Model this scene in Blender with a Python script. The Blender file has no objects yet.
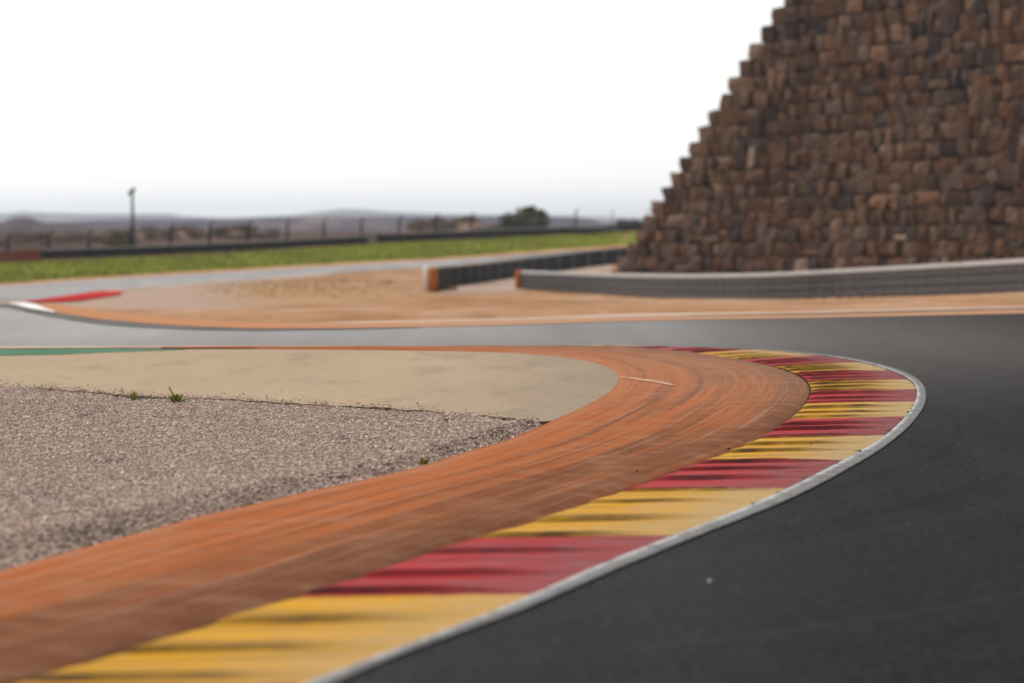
import bpy, bmesh, math, random
import numpy as np
from mathutils import Vector, noise, Matrix

random.seed(7)
rng = np.random.default_rng(7)
S = bpy.context.scene
COL = S.collection

# ------------------------------------------------------------------ camera model
FOC, CX, CY, HOR, CAMZ = 3840.0, 512.0, 341.5, 222.0, 1.6
PITCH = math.atan((CY - HOR) / FOC)

def ray(px, py):
    a, b = (px - CX) / FOC, (CY - py) / FOC
    sp, cp = math.sin(PITCH), math.cos(PITCH)
    return np.array([a, cp + b * sp, -sp + b * cp])

# ------------------------------------------------------------------ lie of the land
LY = np.array([-400, 0, 58, 66, 75, 92, 115, 142, 170, 195, 222, 250, 290, 340, 390, 420, 450, 480, 560, 700, 1000, 9500], float)
LZ = np.array([0, 0, 0, -.03, -.12, -.39, -.74, -1.1, -1.52, -1.76, -1.86, -1.80, -1.42, -.88, -.23, .18, .50, .45, -1.5, -5, -12, -16], float)
RY = np.array([-400, 0, 60, 68, 76, 90, 106, 130, 165, 200, 300, 400, 480, 560, 700, 1000, 9500], float)
RZ = np.array([0, 0, 0, -.03, -.10, -.22, -.35, -.5, -.7, -.9, -1.0, -.2, .45, -1.5, -5, -12, -16], float)

def _pchip(xs, ys):
    h = np.diff(xs); d = np.diff(ys) / h
    m = np.zeros(len(xs))
    for i in range(1, len(xs) - 1):
        if d[i-1] * d[i] > 0:
            w1, w2 = 2*h[i] + h[i-1], h[i] + 2*h[i-1]
            m[i] = (w1 + w2) / (w1 / d[i-1] + w2 / d[i])
    def f(x):
        x = np.clip(np.asarray(x, float), xs[0], xs[-1])
        i = np.clip(np.searchsorted(xs, x) - 1, 0, len(xs) - 2)
        t = (x - xs[i]) / h[i]
        return ((1+2*t)*(1-t)**2*ys[i] + t*(1-t)**2*h[i]*m[i] + t*t*(3-2*t)*ys[i+1] + t*t*(t-1)*h[i]*m[i+1])
    return f
zl, zr = _pchip(LY, LZ), _pchip(RY, RZ)
# foot of the grey barrier: place in the photograph and distance (from its height there); the land passes through it
GR = [(523.5, 289.2, 197), (560, 291.6, 185), (600, 294, 174), (640, 296.7, 159), (683, 299, 147), (725, 299.9, 139.5), (766, 300, 134), (808, 299, 130), (850, 297.4, 126.5), (932, 295.2, 117), (1024, 292.6, 106.5), (1130, 289, 95)]

def gz(X, Y):
    X = np.asarray(X, float); Y = np.asarray(Y, float)
    u = 512 + FOC * X / np.maximum(Y, 40)
    t = np.clip((u - 780) / 300, 0, 1); t = t*t*(3-2*t)
    z = zl(Y) * (1-t) + zr(Y) * t
    if GFIX is not None:
        gy_, gx_, gd_ = GFIX
        w = np.exp(-((X - np.interp(Y, gy_, gx_)) / 5.0) ** 2) * np.clip((Y - 75) / 18, 0, 1)
        z = z + w * np.interp(Y, gy_, gd_)
    return z
GFIX = None

_ts = np.geomspace(6, 900, 1400)
def G(px, py, dz=0.0):
    """the point of the ground seen at a place of the photograph"""
    d = ray(px, py)
    P = d[None, :] * _ts[:, None]
    below = (P[:, 2] + CAMZ) < gz(P[:, 0], P[:, 1]) + dz
    i = int(np.argmax(below)) if below.any() else len(_ts) - 1
    lo, hi = _ts[max(i-1, 0)], _ts[i]
    for _ in range(30):
        m = (lo + hi) / 2; p = d * m
        if p[2] + CAMZ < gz(p[0], p[1]) + dz: hi = m
        else: lo = m
    p = d * hi
    return np.array([p[0], p[1], p[2] + CAMZ])

def P0(px, py, z=0.0):
    d = ray(px, py); t = (z - CAMZ) / d[2]
    return np.array([d[0]*t, d[1]*t, z])

def AT(px, py, Y):
    d = ray(px, py); t = Y / d[1]
    return np.array([d[0]*t, Y, CAMZ + d[2]*t])

def _fix():
    P = np.array([AT(*g) for g in GR])[::-1]
    return P[:, 1], P[:, 0], P[:, 2] - gz(P[:, 0], P[:, 1])
GFIX = _fix()

def spline(pts, n):
    """Catmull-Rom (centripetal) through pts, n samples, even in control parameter"""
    p = np.array(pts, float)
    if len(p) == 2:
        t = np.linspace(0, 1, n)[:, None]; return p[0]*(1-t) + p[1]*t
    k = np.concatenate([[0], np.cumsum(np.maximum(np.linalg.norm(np.diff(p, axis=0), axis=1), 1e-6) ** .5)])
    m = np.zeros_like(p)
    for j in range(len(p)):
        a, b = max(j-1, 0), min(j+1, len(p)-1)
        m[j] = (p[b] - p[a]) / (k[b] - k[a])
    t = np.linspace(0, k[-1], n)
    i = np.clip(np.searchsorted(k, t) - 1, 0, len(k) - 2)
    h = (k[i+1] - k[i])[:, None]; s = ((t - k[i])[:, None]) / h
    return ((1+2*s)*(1-s)**2*p[i] + s*(1-s)**2*h*m[i] + s*s*(3-2*s)*p[i+1] + s*s*(s-1)*h*m[i+1])

def yl(pts, x):
    a = np.array(pts, float); return np.interp(x, a[:, 0], a[:, 1])

# ------------------------------------------------------------------ objects
def tag(o, label=None, cat=None, group=None, kind=None):
    if label: o['label'] = label
    if cat: o['category'] = cat
    if group: o['group'] = group
    if kind: o['kind'] = kind
    return o

def thing(name, label, cat, loc=(0, 0, 0), rz=0, group=None):
    o = bpy.data.objects.new(name, None); COL.objects.link(o)
    o.location = loc; o.rotation_euler = (0, 0, rz); o.empty_display_size = .3
    return tag(o, label, cat, group)

def obj(name, verts, faces, mats, parent=None, smooth=False, uv=None, mi=None, inv=None):
    me = bpy.data.meshes.new(name)
    me.from_pydata([tuple(v) for v in verts] if not isinstance(verts, np.ndarray) else verts.tolist(), [], faces if isinstance(faces, list) else faces.tolist())
    for m in (mats if isinstance(mats, (list, tuple)) else [mats]): me.materials.append(m)
    if mi is not None: me.polygons.foreach_set('material_index', np.asarray(mi, np.int32))
    if uv is not None:
        l = me.uv_layers.new(name='UVMap')
        vi = np.empty(len(me.loops), np.int32); me.loops.foreach_get('vertex_index', vi)
        l.data.foreach_set('uv', np.asarray(uv, np.float32)[vi].ravel())
    if smooth: me.polygons.foreach_set('use_smooth', np.ones(len(me.polygons), bool))
    me.update()
    o = bpy.data.objects.new(name, me); COL.objects.link(o)
    if parent is not None: o.parent = parent
    return o

class MB:
    """collects simple shapes for one mesh"""
    def __init__(s): s.v, s.f, s.m = [], [], []
    def add(s, v, f, m=0):
        b = len(s.v); s.v += [tuple(x) for x in v]; s.f += [tuple(b + i for i in q) for q in f]; s.m += [m] * len(f)
    def box(s, c, ax, ay, az, m=0):
        c, ax, ay, az = map(np.asarray, (c, ax, ay, az))
        v = [c + i*ax + j*ay + k*az for i in (-1, 1) for j in (-1, 1) for k in (-1, 1)]
        s.add(v, [(0,1,3,2), (4,6,7,5), (0,4,5,1), (2,3,7,6), (0,2,6,4), (1,5,7,3)], m)
    def tube(s, pts, r, n=8, m=0, cap=True):
        pts = [np.asarray(p, float) for p in pts]; rs = r if isinstance(r, (list, tuple)) else [r]*len(pts)
        rings = []
        for i, p in enumerate(pts):
            t = pts[min(i+1, len(pts)-1)] - pts[max(i-1, 0)]; t = t / (np.linalg.norm(t) + 1e-9)
            a = np.cross(t, (0, 0, 1) if abs(t[2]) < .9 else (1, 0, 0)); a /= np.linalg.norm(a); b = np.cross(t, a)
            rings.append([p + rs[i]*(math.cos(2*math.pi*k/n)*a + math.sin(2*math.pi*k/n)*b) for k in range(n)])
        v = [q for g in rings for q in g]; f = []
        for i in range(len(pts)-1):
            for k in range(n):
                f.append((i*n+k, i*n+(k+1) % n, (i+1)*n+(k+1) % n, (i+1)*n+k))
        if cap: f += [tuple(range(n))[::-1], tuple((len(pts)-1)*n + k for k in range(n))]
        s.add(v, f, m)
    def build(s, name, mats, parent=None, smooth=False):
        return obj(name, s.v, s.f, mats, parent, smooth, mi=s.m)

def grid_faces(nr, nc, base=0, closed=False):
    i = np.arange(nr-1)[:, None]; j = np.arange(nc - (0 if closed else 1))[None, :]
    j2 = (j + 1) % nc
    return (base + np.stack([i*nc + j, i*nc + j2, (i+1)*nc + j2, (i+1)*nc + j], -1)).reshape(-1, 4)

# ------------------------------------------------------------------ materials
class NT:
    def __init__(s, name):
        s.mat = bpy.data.materials.new(name); s.mat.use_nodes = True
        s.t = s.mat.node_tree; s.n = s.t.nodes; s.b = s.n['Principled BSDF']
    def node(s, kind, **kw):
        o = s.n.new(kind)
        for k, v in kw.items(): setattr(o, k, v)
        return o
    def link(s, a, b): s.t.links.new(a, b)
    def val(s, sock, v):
        if isinstance(v, bpy.types.NodeSocket): s.link(v, sock)
        else: sock.default_value = v
    def pos(s): return s.node('ShaderNodeNewGeometry').outputs['Position']
    def uv(s): return s.node('ShaderNodeTexCoord').outputs['UV']
    def rnd(s): return s.node('ShaderNodeNewGeometry').outputs['Random Per Island']
    def scale(s, v, sc):
        m = s.node('ShaderNodeMapping'); s.link(v, m.inputs['Vector']); m.inputs['Scale'].default_value = sc; return m.outputs[0]
    def noise(s, v, sc=1, det=4, ro=.55, dist=0):
        n = s.node('ShaderNodeTexNoise'); s.link(v, n.inputs['Vector'])
        n.inputs['Scale'].default_value = sc; n.inputs['Detail'].default_value = det
        n.inputs['Roughness'].default_value = ro; n.inputs['Distortion'].default_value = dist
        return n.outputs['Fac']
    def ramp(s, f, stops, interp='LINEAR'):
        r = s.node('ShaderNodeValToRGB'); r.color_ramp.interpolation = interp; e = r.color_ramp.elements
        while len(e) < len(stops): e.new(.5)
        for k, (p, c) in enumerate(stops):
            e[k].position = p; e[k].color = (*c, 1) if isinstance(c, tuple) else (c, c, c, 1)
        s.link(f, r.inputs[0]); return r.outputs[0]
    def mix(s, f, a, b, mode='MIX'):
        m = s.node('ShaderNodeMix', data_type='RGBA', blend_type=mode)
        s.val(m.inputs[0], f)
        for sock, v in ((m.inputs[6], a), (m.inputs[7], b)):
            s.val(sock, (*v, 1) if isinstance(v, tuple) and len(v) == 3 else v)
        return m.outputs[2]
    def math(s, op, a, b=0.0, clamp=False):
        m = s.node('ShaderNodeMath', operation=op, use_clamp=clamp); s.val(m.inputs[0], a); s.val(m.inputs[1], b); return m.outputs[0]
    def step(s, f, lo, hi):
        m = s.node('ShaderNodeMapRange', interpolation_type='SMOOTHSTEP'); s.link(f, m.inputs[0])
        m.inputs[1].default_value = lo; m.inputs[2].default_value = hi; return m.outputs[0]
    def sep(s, v):
        x = s.node('ShaderNodeSeparateXYZ'); s.link(v, x.inputs[0]); return x.outputs
    def comb(s, x, y, z=0.0):
        c = s.node('ShaderNodeCombineXYZ'); s.val(c.inputs[0], x); s.val(c.inputs[1], y); s.val(c.inputs[2], z); return c.outputs[0]
    def bump(s, h, strength=.3, dist=.02):
        b = s.node('ShaderNodeBump'); s.link(h, b.inputs['Height']); b.inputs['Strength'].default_value = strength
        b.inputs['Distance'].default_value = dist; s.link(b.outputs[0], s.b.inputs['Normal'])
    def out(s, col, rough=.8, spec=.4, metal=0.0, ior=None):
        if ior: s.b.inputs['IOR'].default_value = ior
        s.val(s.b.inputs['Base Color'], (*col, 1) if isinstance(col, tuple) else col)
        s.val(s.b.inputs['Roughness'], rough); s.b.inputs['Specular IOR Level'].default_value = spec
        s.b.inputs['Metallic'].default_value = metal
        return s.mat

def simple(name, col, rough=.7, spec=.4, var=.25, sc=3.0, bump=0.0, metal=0.0):
    t = NT(name); p = t.pos()
    n = t.noise(p, sc, 5)
    c = t.mix(n, tuple(x*(1-var) for x in col), tuple(min(x*(1+var), 1) for x in col))
    if bump: t.bump(t.noise(p, sc*6, 4), bump)
    return t.out(c, rough, spec, metal)

def m_asphalt():
    t = NT('asphalt'); p = t.pos()
    big = t.noise(t.scale(p, (.35, .05, .1)), 1, 4)
    lane = t.noise(t.scale(p, (1.6, .03, .1)), 1, 3)
    mot = t.noise(p, 7, 5, .7)
    fine = t.noise(p, 42, 3, .75)
    # worn far left: smoother, with sky sheen painted into its colour; rougher near right
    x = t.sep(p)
    worn_sheen = t.math('MULTIPLY', t.step(t.math('ADD', x[0], t.math('MULTIPLY', t.math('SUBTRACT', big, .5), 1.2)), 13.0, -6.0), t.step(x[1], 28, 56))
    c = t.mix(big, (.0085, .0083, .0084), (.0155, .0150, .0148))
    c = t.mix(t.math('MULTIPLY', t.step(lane, .5, .75), .35), c, (.034, .033, .032))
    c = t.mix(t.math('MULTIPLY', t.step(mot, .52, .75), .45), c, (.036, .035, .034))
    c = t.mix(t.math('MULTIPLY', t.step(fine, .53, .70), .75), c, (.10, .097, .093))
    c = t.mix(t.math('MULTIPLY', t.step(fine, .46, .3), .6), c, (.006, .006, .006))
    ax = t.math('ADD', x[0], 2.5); ay = t.math('MULTIPLY', t.math('SUBTRACT', x[1], 33.0), .42)
    rr = t.math('SQRT', t.math('ADD', t.math('MULTIPLY', ax, ax), t.math('MULTIPLY', ay, ay)))
    arcs = t.noise(t.comb(t.math('MULTIPLY', rr, 3.2), t.math('MULTIPLY', x[1], .03)), 1, 5, .65, .2)
    c = t.mix(t.math('MULTIPLY', t.step(arcs, .52, .72), .55), c, (.030, .0292, .0285))
    c = t.mix(t.math('MULTIPLY', t.step(arcs, .46, .32), .5), c, (.006, .006, .006))
    c = t.mix(worn_sheen, c, t.mix(lane, (.185, .170, .161), (.235, .217, .206)))
    t.bump(t.noise(p, 60, 3, .7), .05, .004)
    r = t.math('SUBTRACT', t.ramp(big, [(.3, .26), (.7, .36)]), t.math('MULTIPLY', worn_sheen, .10))
    return t.out(c, r, .5, ior=1.012)

def m_kerb():
    t = NT('kerb_paint'); uv = t.uv(); x = t.sep(uv); s, v = x[0], x[1]
    wob = t.math('MULTIPLY', t.math('SUBTRACT', t.noise(t.comb(t.math('MULTIPLY', s, 2.0), t.math('MULTIPLY', v, 3.0)), 3, 3), .5), .045)
    k = t.math('FLOORED_MODULO', t.math('ADD', s, wob), 2.0)
    odd = t.math('GREATER_THAN', k, 1.0)
    mott = t.noise(t.comb(t.math('MULTIPLY', s, 5.0), t.math('MULTIPLY', v, 2.2)), 2.0, 5, .6)
    yel = t.mix(mott, (.47, .225, .008), (.60, .315, .026))
    red = t.mix(mott, (.24, .010, .014), (.50, .040, .042))
    c = t.mix(odd, yel, red)
    # rubbed and rubbered towards the track side
    worn = t.math('MULTIPLY', t.math('MULTIPLY', t.step(s, 2.5, 9.0), 1.0), .45); worn = t.math('MULTIPLY', t.math('ADD', worn, .45), t.step(t.math('ADD', v, t.math('MULTIPLY', t.math('SUBTRACT', mott, .5), .8)), .85, .0))
    c = t.mix(worn, c, t.mix(odd, (.37, .27, .14), (.185, .068, .068)))
    st = t.noise(t.comb(t.math('MULTIPLY', s, 24.0), t.math('MULTIPLY', v, .45)), 1.0, 4, .62, .3)
    st2 = t.noise(t.comb(t.math('MULTIPLY', s, 70.0), t.math('MULTIPLY', v, .9)), 1.0, 3, .6)
    c = t.mix(t.math('MULTIPLY', t.step(st, .52, .72), .50), c, (.030, .018, .017))
    c = t.mix(t.math('MULTIPLY', t.step(st2, .53, .70), .62), c, (.05, .03, .026))
    # rubber caught on the step of each tooth
    ph = t.math('FRACT', t.math('ADD', t.math('MULTIPLY', s, 3.0), t.math('MULTIPLY', t.math('SINE', t.math('MULTIPLY', s, 7.3)), .12)))
    ph2 = t.math('FRACT', t.math('ADD', t.math('MULTIPLY', s, 4.37), t.math('MULTIPLY', t.math('SINE', t.math('MULTIPLY', s, 4.1)), .3)))
    fade = t.step(t.math('ADD', v, t.math('MULTIPLY', t.math('SUBTRACT', st2, .5), 1.0)), .0, 1.0)
    c = t.mix(t.math('MULTIPLY', t.math('MULTIPLY', t.step(ph2, .20, .06), fade), .50), c, (.028, .018, .017))
    edge = t.math('MULTIPLY', t.math('MULTIPLY', t.step(ph, .24, .08), 1.0), t.step(t.math('ADD', v, t.math('MULTIPLY', t.math('SUBTRACT', st, .5), 1.0)), -.05, .75))
    edge = t.math('MULTIPLY', edge, t.math('ADD', t.math('MULTIPLY', t.noise(t.comb(t.math('MULTIPLY', s, 2.3), t.math('MULTIPLY', v, 2.0), 4.0), 1.6, 3), 1.9), -.22, True))
    c = t.mix(t.math('MULTIPLY', edge, .88), c, (.022, .016, .016))
    grit = t.noise(t.pos(), 60, 3, .7)
    c = t.mix(t.math('MULTIPLY', t.step(grit, .6, .8), .35), c, (.10, .08, .07))
    t.bump(t.noise(t.pos(), 35, 4, .65), .25, .01)
    return t.out(c, t.ramp(mott, [(.3, .25), (.7, .45)]), .5, ior=1.02)

def m_orange():
    t = NT('orange_runoff_paint'); x = t.sep(t.uv()); u, v = x[0], x[1]
    a = t.noise(t.comb(t.math('MULTIPLY', u, .10), t.math('MULTIPLY', v, 5.0)), 1, 5, .62, .4)
    b = t.noise(t.comb(t.math('MULTIPLY', u, .05), t.math('MULTIPLY', v, 17.0), 3.3), 1, 4, .6, .5)
    cc = t.noise(t.comb(t.math('MULTIPLY', u, .035), t.math('MULTIPLY', v, 30.0), 9.1), 1, 2, .5, .3)
    mot = t.noise(t.pos(), 2.6, 6, .65)
    c = t.mix(a, (.39, .112, .032), (.29, .102, .047))
    rub = t.math('ADD', t.math('MULTIPLY', t.math('SUBTRACT', a, .5), 1.6), t.math('MULTIPLY', t.math('SUBTRACT', b, .5), 1.2))
    wq = t.sep(t.pos()); rub = t.math('ADD', rub, t.math('MULTIPLY', t.math('MULTIPLY', t.step(wq[1], 24, 13), v), .45)); rub = t.step(t.math('ADD', rub, t.math('MULTIPLY', v, .85)), .12, .92)
    c = t.mix(t.math('MULTIPLY', rub, .80), c, (.092, .045, .029))
    c = t.mix(t.math('MULTIPLY', t.step(b, .54, .70), .50), c, (.105, .058, .042))
    c = t.mix(t.math('MULTIPLY', t.step(cc, .58, .68), .24), c, (.46, .29, .21))
    c = t.mix(t.math('MULTIPLY', t.step(mot, .42, .72), .38), c, (.33, .185, .118))
    fs = t.noise(t.comb(t.math('MULTIPLY', u, .22), t.math('MULTIPLY', v, 55.0), 5.0), 1, 3, .6, .2)
    c = t.mix(t.math('MULTIPLY', t.step(fs, .52, .70), .42), c, (.13, .066, .044))
    c = t.mix(t.math('MULTIPLY', t.step(fs, .47, .32), .25), c, (.50, .27, .16))
    wp = t.sep(t.pos())
    dust = t.math('MULTIPLY', t.step(wp[1], 25, 42), t.step(wp[0], -2.5, 2.5))
    c = t.mix(t.math('MULTIPLY', dust, t.math('ADD', t.math('MULTIPLY', mot, .5), .15)), c, (.31, .19, .135))
    mg = t.noise(t.pos(), 22, 5, .75)
    c = t.mix(t.math('MULTIPLY', t.step(mg, .5, .72), .22), c, (.15, .078, .05))
    c = t.mix(t.math('MULTIPLY', t.step(mg, .46, .3), .18), c, (.46, .24, .14))
    g = t.noise(t.pos(), 70, 3, .7)
    c = t.mix(t.math('MULTIPLY', t.step(g, .58, .8), .4), c, (.12, .06, .04))
    t.bump(t.noise(t.pos(), 40, 4, .65), .3, .01)
    return t.out(c, .7, 0)

def m_line():
    t = NT('track_edge_line_paint'); x = t.sep(t.uv()); u, v = x[0], x[1]
    n = t.noise(t.pos(), 14, 5, .7)
    vv = t.math('ADD', v, t.math('MULTIPLY', t.math('SUBTRACT', n, .5), .8))
    dirt = t.noise(t.scale(t.pos(), (1, .5, 1)), 4.5, 6, .75)
    white = t.mix(n, (.36, .36, .36), (.56, .56, .56))
    grey = t.mix(n, (.15, .15, .15), (.27, .27, .27))
    c = t.mix(t.step(vv, .12, .40), white, grey)
    c = t.mix(t.step(vv, .80, 1.02), c, (.04, .04, .04))
    c = t.mix(t.math('MULTIPLY', t.step(dirt, .42, .62), .68), c, (.13, .127, .122))
    g = t.noise(t.pos(), 50, 3, .75)
    c = t.mix(t.math('MULTIPLY', t.step(g, .57, .72), .6), c, (.09, .085, .08))
    t.bump(g, .3, .01)
    return t.out(c, .7, 0)

def m_slab():
    t = NT('tan_runoff'); p = t.pos()
    a = t.noise(t.scale(p, (.55, .16, 1)), 1, 5, .6)
    s = t.noise(t.scale(p, (1.5, .3, 1)), 1, 5, .65)
    f = t.noise(p, 28, 4, .75)
    c = t.mix(a, (.33, .246, .168), (.43, .333, .238))
    c = t.mix(t.math('MULTIPLY', t.step(s, .52, .72), .55), c, (.24, .18, .12))
    mm = t.noise(p, 9, 5, .75)
    c = t.mix(t.math('MULTIPLY', t.step(mm, .5, .7), .45), c, (.21, .155, .10))
    c = t.mix(t.math('MULTIPLY', t.step(mm, .46, .3), .4), c, (.48, .37, .25))
    # grey rubber dusting at the outer end
    px = t.sep(p)[0]
    d = t.step(t.math('ADD', px, t.math('MULTIPLY', t.math('SUBTRACT', s, .5), 3.0)), -1.2, 1.2)
    c = t.mix(t.math('MULTIPLY', d, .6), c, (.20, .172, .14))
    c = t.mix(t.math('MULTIPLY', t.step(f, .55, .72), .5), c, (.56, .44, .30))
    c = t.mix(t.math('MULTIPLY', t.step(f, .44, .28), .6), c, (.17, .12, .08))
    t.bump(f, .5, .015)
    return t.out(c, .9, 0)

def m_gravel():
    t = NT('gravel_bed'); f = t.noise(t.pos(), 45, 4, .7)
    t.bump(f, .6, .02)
    return t.out(t.ramp(f, [(.3, (.25, .19, .15)), (.7, (.38, .295, .24))]), .95, .15)

def m_stone():
    t = NT('gravel_stone'); r = t.rnd()
    c = t.ramp(r, [(0, (.27, .20, .165)), (.12, (.38, .285, .235)), (.4, (.48, .362, .298)), (.62, (.45, .342, .288)), (.8, (.54, .42, .345)), (.93, (.49, .365, .27)), (1, (.66, .55, .47))])
    return t.out(c, .85, .25)

def m_darkstone():
    t = NT('dark_gravel_stone')
    return t.out(t.ramp(t.rnd(), [(0, (.09, .068, .052)), (.4, (.19, .145, .112)), (.75, (.24, .185, .145)), (1, (.36, .29, .235))]), .9, .1)

def m_wall():
    t = NT('rough_stone'); p = t.pos(); r = t.rnd()
    c = t.ramp(r, [(0, (.050, .040, .038)), (.05, (.078, .053, .042)), (.22, (.118, .066, .041)), (.42, (.145, .077, .043)), (.55, (.110, .072, .052)), (.68, (.160, .082, .044)), (.80, (.135, .097, .074)), (.92, (.195, .098, .050)), (1, (.27, .185, .135))])
    n = t.noise(t.scale(p, (1.1, 1.1, .7)), 1.6, 6, .7)
    st = t.noise(t.scale(p, (3.2, 3.2, .6)), 1.2, 5, .65)
    c = t.mix(t.math('MULTIPLY', t.step(n, .5, .75), .65), c, (.145, .070, .034))
    c = t.mix(t.math('MULTIPLY', t.step(n, .47, .28), .38), c, (.040, .033, .033))
    c = t.mix(t.math('MULTIPLY', t.step(st, .52, .72), .4), c, (.05, .036, .030))
    t.bump(t.noise(p, 5, 6, .7), .8, .12)
    return t.out(c, .88, .25)

def m_dirt():
    t = NT('dirt'); p = t.pos()
    a = t.noise(t.scale(p, (.22, .05, 1)), 1, 5, .62)
    b = t.noise(t.scale(p, (.9, .10, 1)), 1, 5, .65)
    c = t.ramp(a, [(.3, (.27, .145, .078)), (.5, (.36, .21, .122)), (.7, (.40, .265, .18))])
    c = t.mix(t.math('MULTIPLY', t.step(b, .50, .68), .6), c, (.21, .13, .066))
    c = t.mix(t.math('MULTIPLY', t.step(b, .44, .30), .5), c, (.52, .38, .27))
    # paler packed ground inside the far corner, a warmer dry-grass rise beside it
    q = t.sep(p); uu = t.math('DIVIDE', q[0], t.math('MAXIMUM', q[1], 20.0))
    un = t.math('ADD', uu, t.math('MULTIPLY', t.math('SUBTRACT', b, .5), .05))
    pm = t.math('MULTIPLY', t.math('MULTIPLY', t.step(un, -.055, -.085), t.step(q[1], 74, 84)), t.step(q[1], 260, 200))
    c = t.mix(t.math('MULTIPLY', pm, .8), c, t.mix(b, (.33, .245, .195), (.42, .325, .27)))
    gm = t.math('MULTIPLY', t.math('MULTIPLY', t.step(un, -.082, -.066), t.step(un, -.022, -.040)), t.math('MULTIPLY', t.step(q[1], 112, 135), t.step(q[1], 220, 180)))
    c = t.mix(t.math('MULTIPLY', gm, .7), c, t.mix(b, (.29, .175, .085), (.40, .255, .135)))
    # scrub land beyond the circuit
    xx, y = t.sep(p)[0], t.sep(p)[1]
    far = t.math('MULTIPLY', t.step(t.math('SUBTRACT', y, t.math('MULTIPLY', xx, 2.6)), 398, 412), t.step(y, 270, 290))
    big = t.noise(t.scale(p, (.012, .004, 1)), 1, 6, .65)
    scrub = t.ramp(big, [(.35, (.06, .042, .036)), (.5, (.11, .075, .06)), (.66, (.19, .13, .105))])
    c = t.mix(far, c, scrub)
    t.bump(t.noise(p, 3, 6, .7), .5, .08)
    return t.out(c, .95, 0)

def m_pale():
    t = NT('pale_packed_sand'); p = t.pos()
    a = t.noise(t.scale(p, (.5, .08, 1)), 1, 5, .62)
    c = t.ramp(a, [(.3, (.29, .20, .155)), (.5, (.37, .275, .22)), (.7, (.41, .315, .255))])
    t.bump(t.noise(p, 5, 5, .7), .3, .04)
    return t.out(c, .92, 0)

def m_strip(name, c1, c2, sc=(.4, .08, 1), rough=.85):
    t = NT(name); p = t.pos()
    c = t.mix(t.step(t.noise(t.scale(p, sc), 1, 5, .65), .35, .65), c1, c2)
    return t.out(c, rough, 0)

def m_terra():
    t = NT('terracotta_paint'); p = t.pos(); n = t.noise(t.scale(p, (.4, .08, 1)), 1, 5, .65)
    c = t.mix(n, (.44, .185, .092), (.40, .22, .13))
    f = t.step(t.math('ADD', t.sep(p)[0], t.math('MULTIPLY', t.math('SUBTRACT', n, .5), 6.0)), -7, 1)
    return t.out(t.mix(t.math('MULTIPLY', f, .8), c, (.39, .235, .150)), .85, 0)

def m_grass():
    t = NT('grass'); p = t.pos()
    a = t.noise(t.scale(p, (.12, .03, 1)), 1, 6, .7)
    b = t.noise(t.scale(p, (1.2, .25, 1)), 1, 4, .7)
    c = t.ramp(a, [(.30, (.17, .120, .045)), (.40, (.12, .128, .018)), (.52, (.155, .178, .020)), (.62, (.205, .220, .025)), (.76, (.24, .20, .055))])
    c = t.mix(t.math('MULTIPLY', t.step(b, .5, .75), .5), c, (.155, .12, .045))
    c = t.mix(t.math('MULTIPLY', t.step(b, .45, .25), .4), c, (.045, .065, .014))
    t.bump(t.noise(p, 6, 4, .8), 1.0, .08)
    return t.out(c, .95, 0)

def m_hill(name, stops):
    t = NT(name); p = t.pos()
    a = t.noise(t.scale(p, (.022, .008, .12)), 1, 7, .66, .6)
    return t.out(t.ramp(a, stops), .95, .1)

def m_leaf(name, stops):
    t = NT(name); return t.out(t.ramp(t.rnd(), stops), .6, .3)

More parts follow.
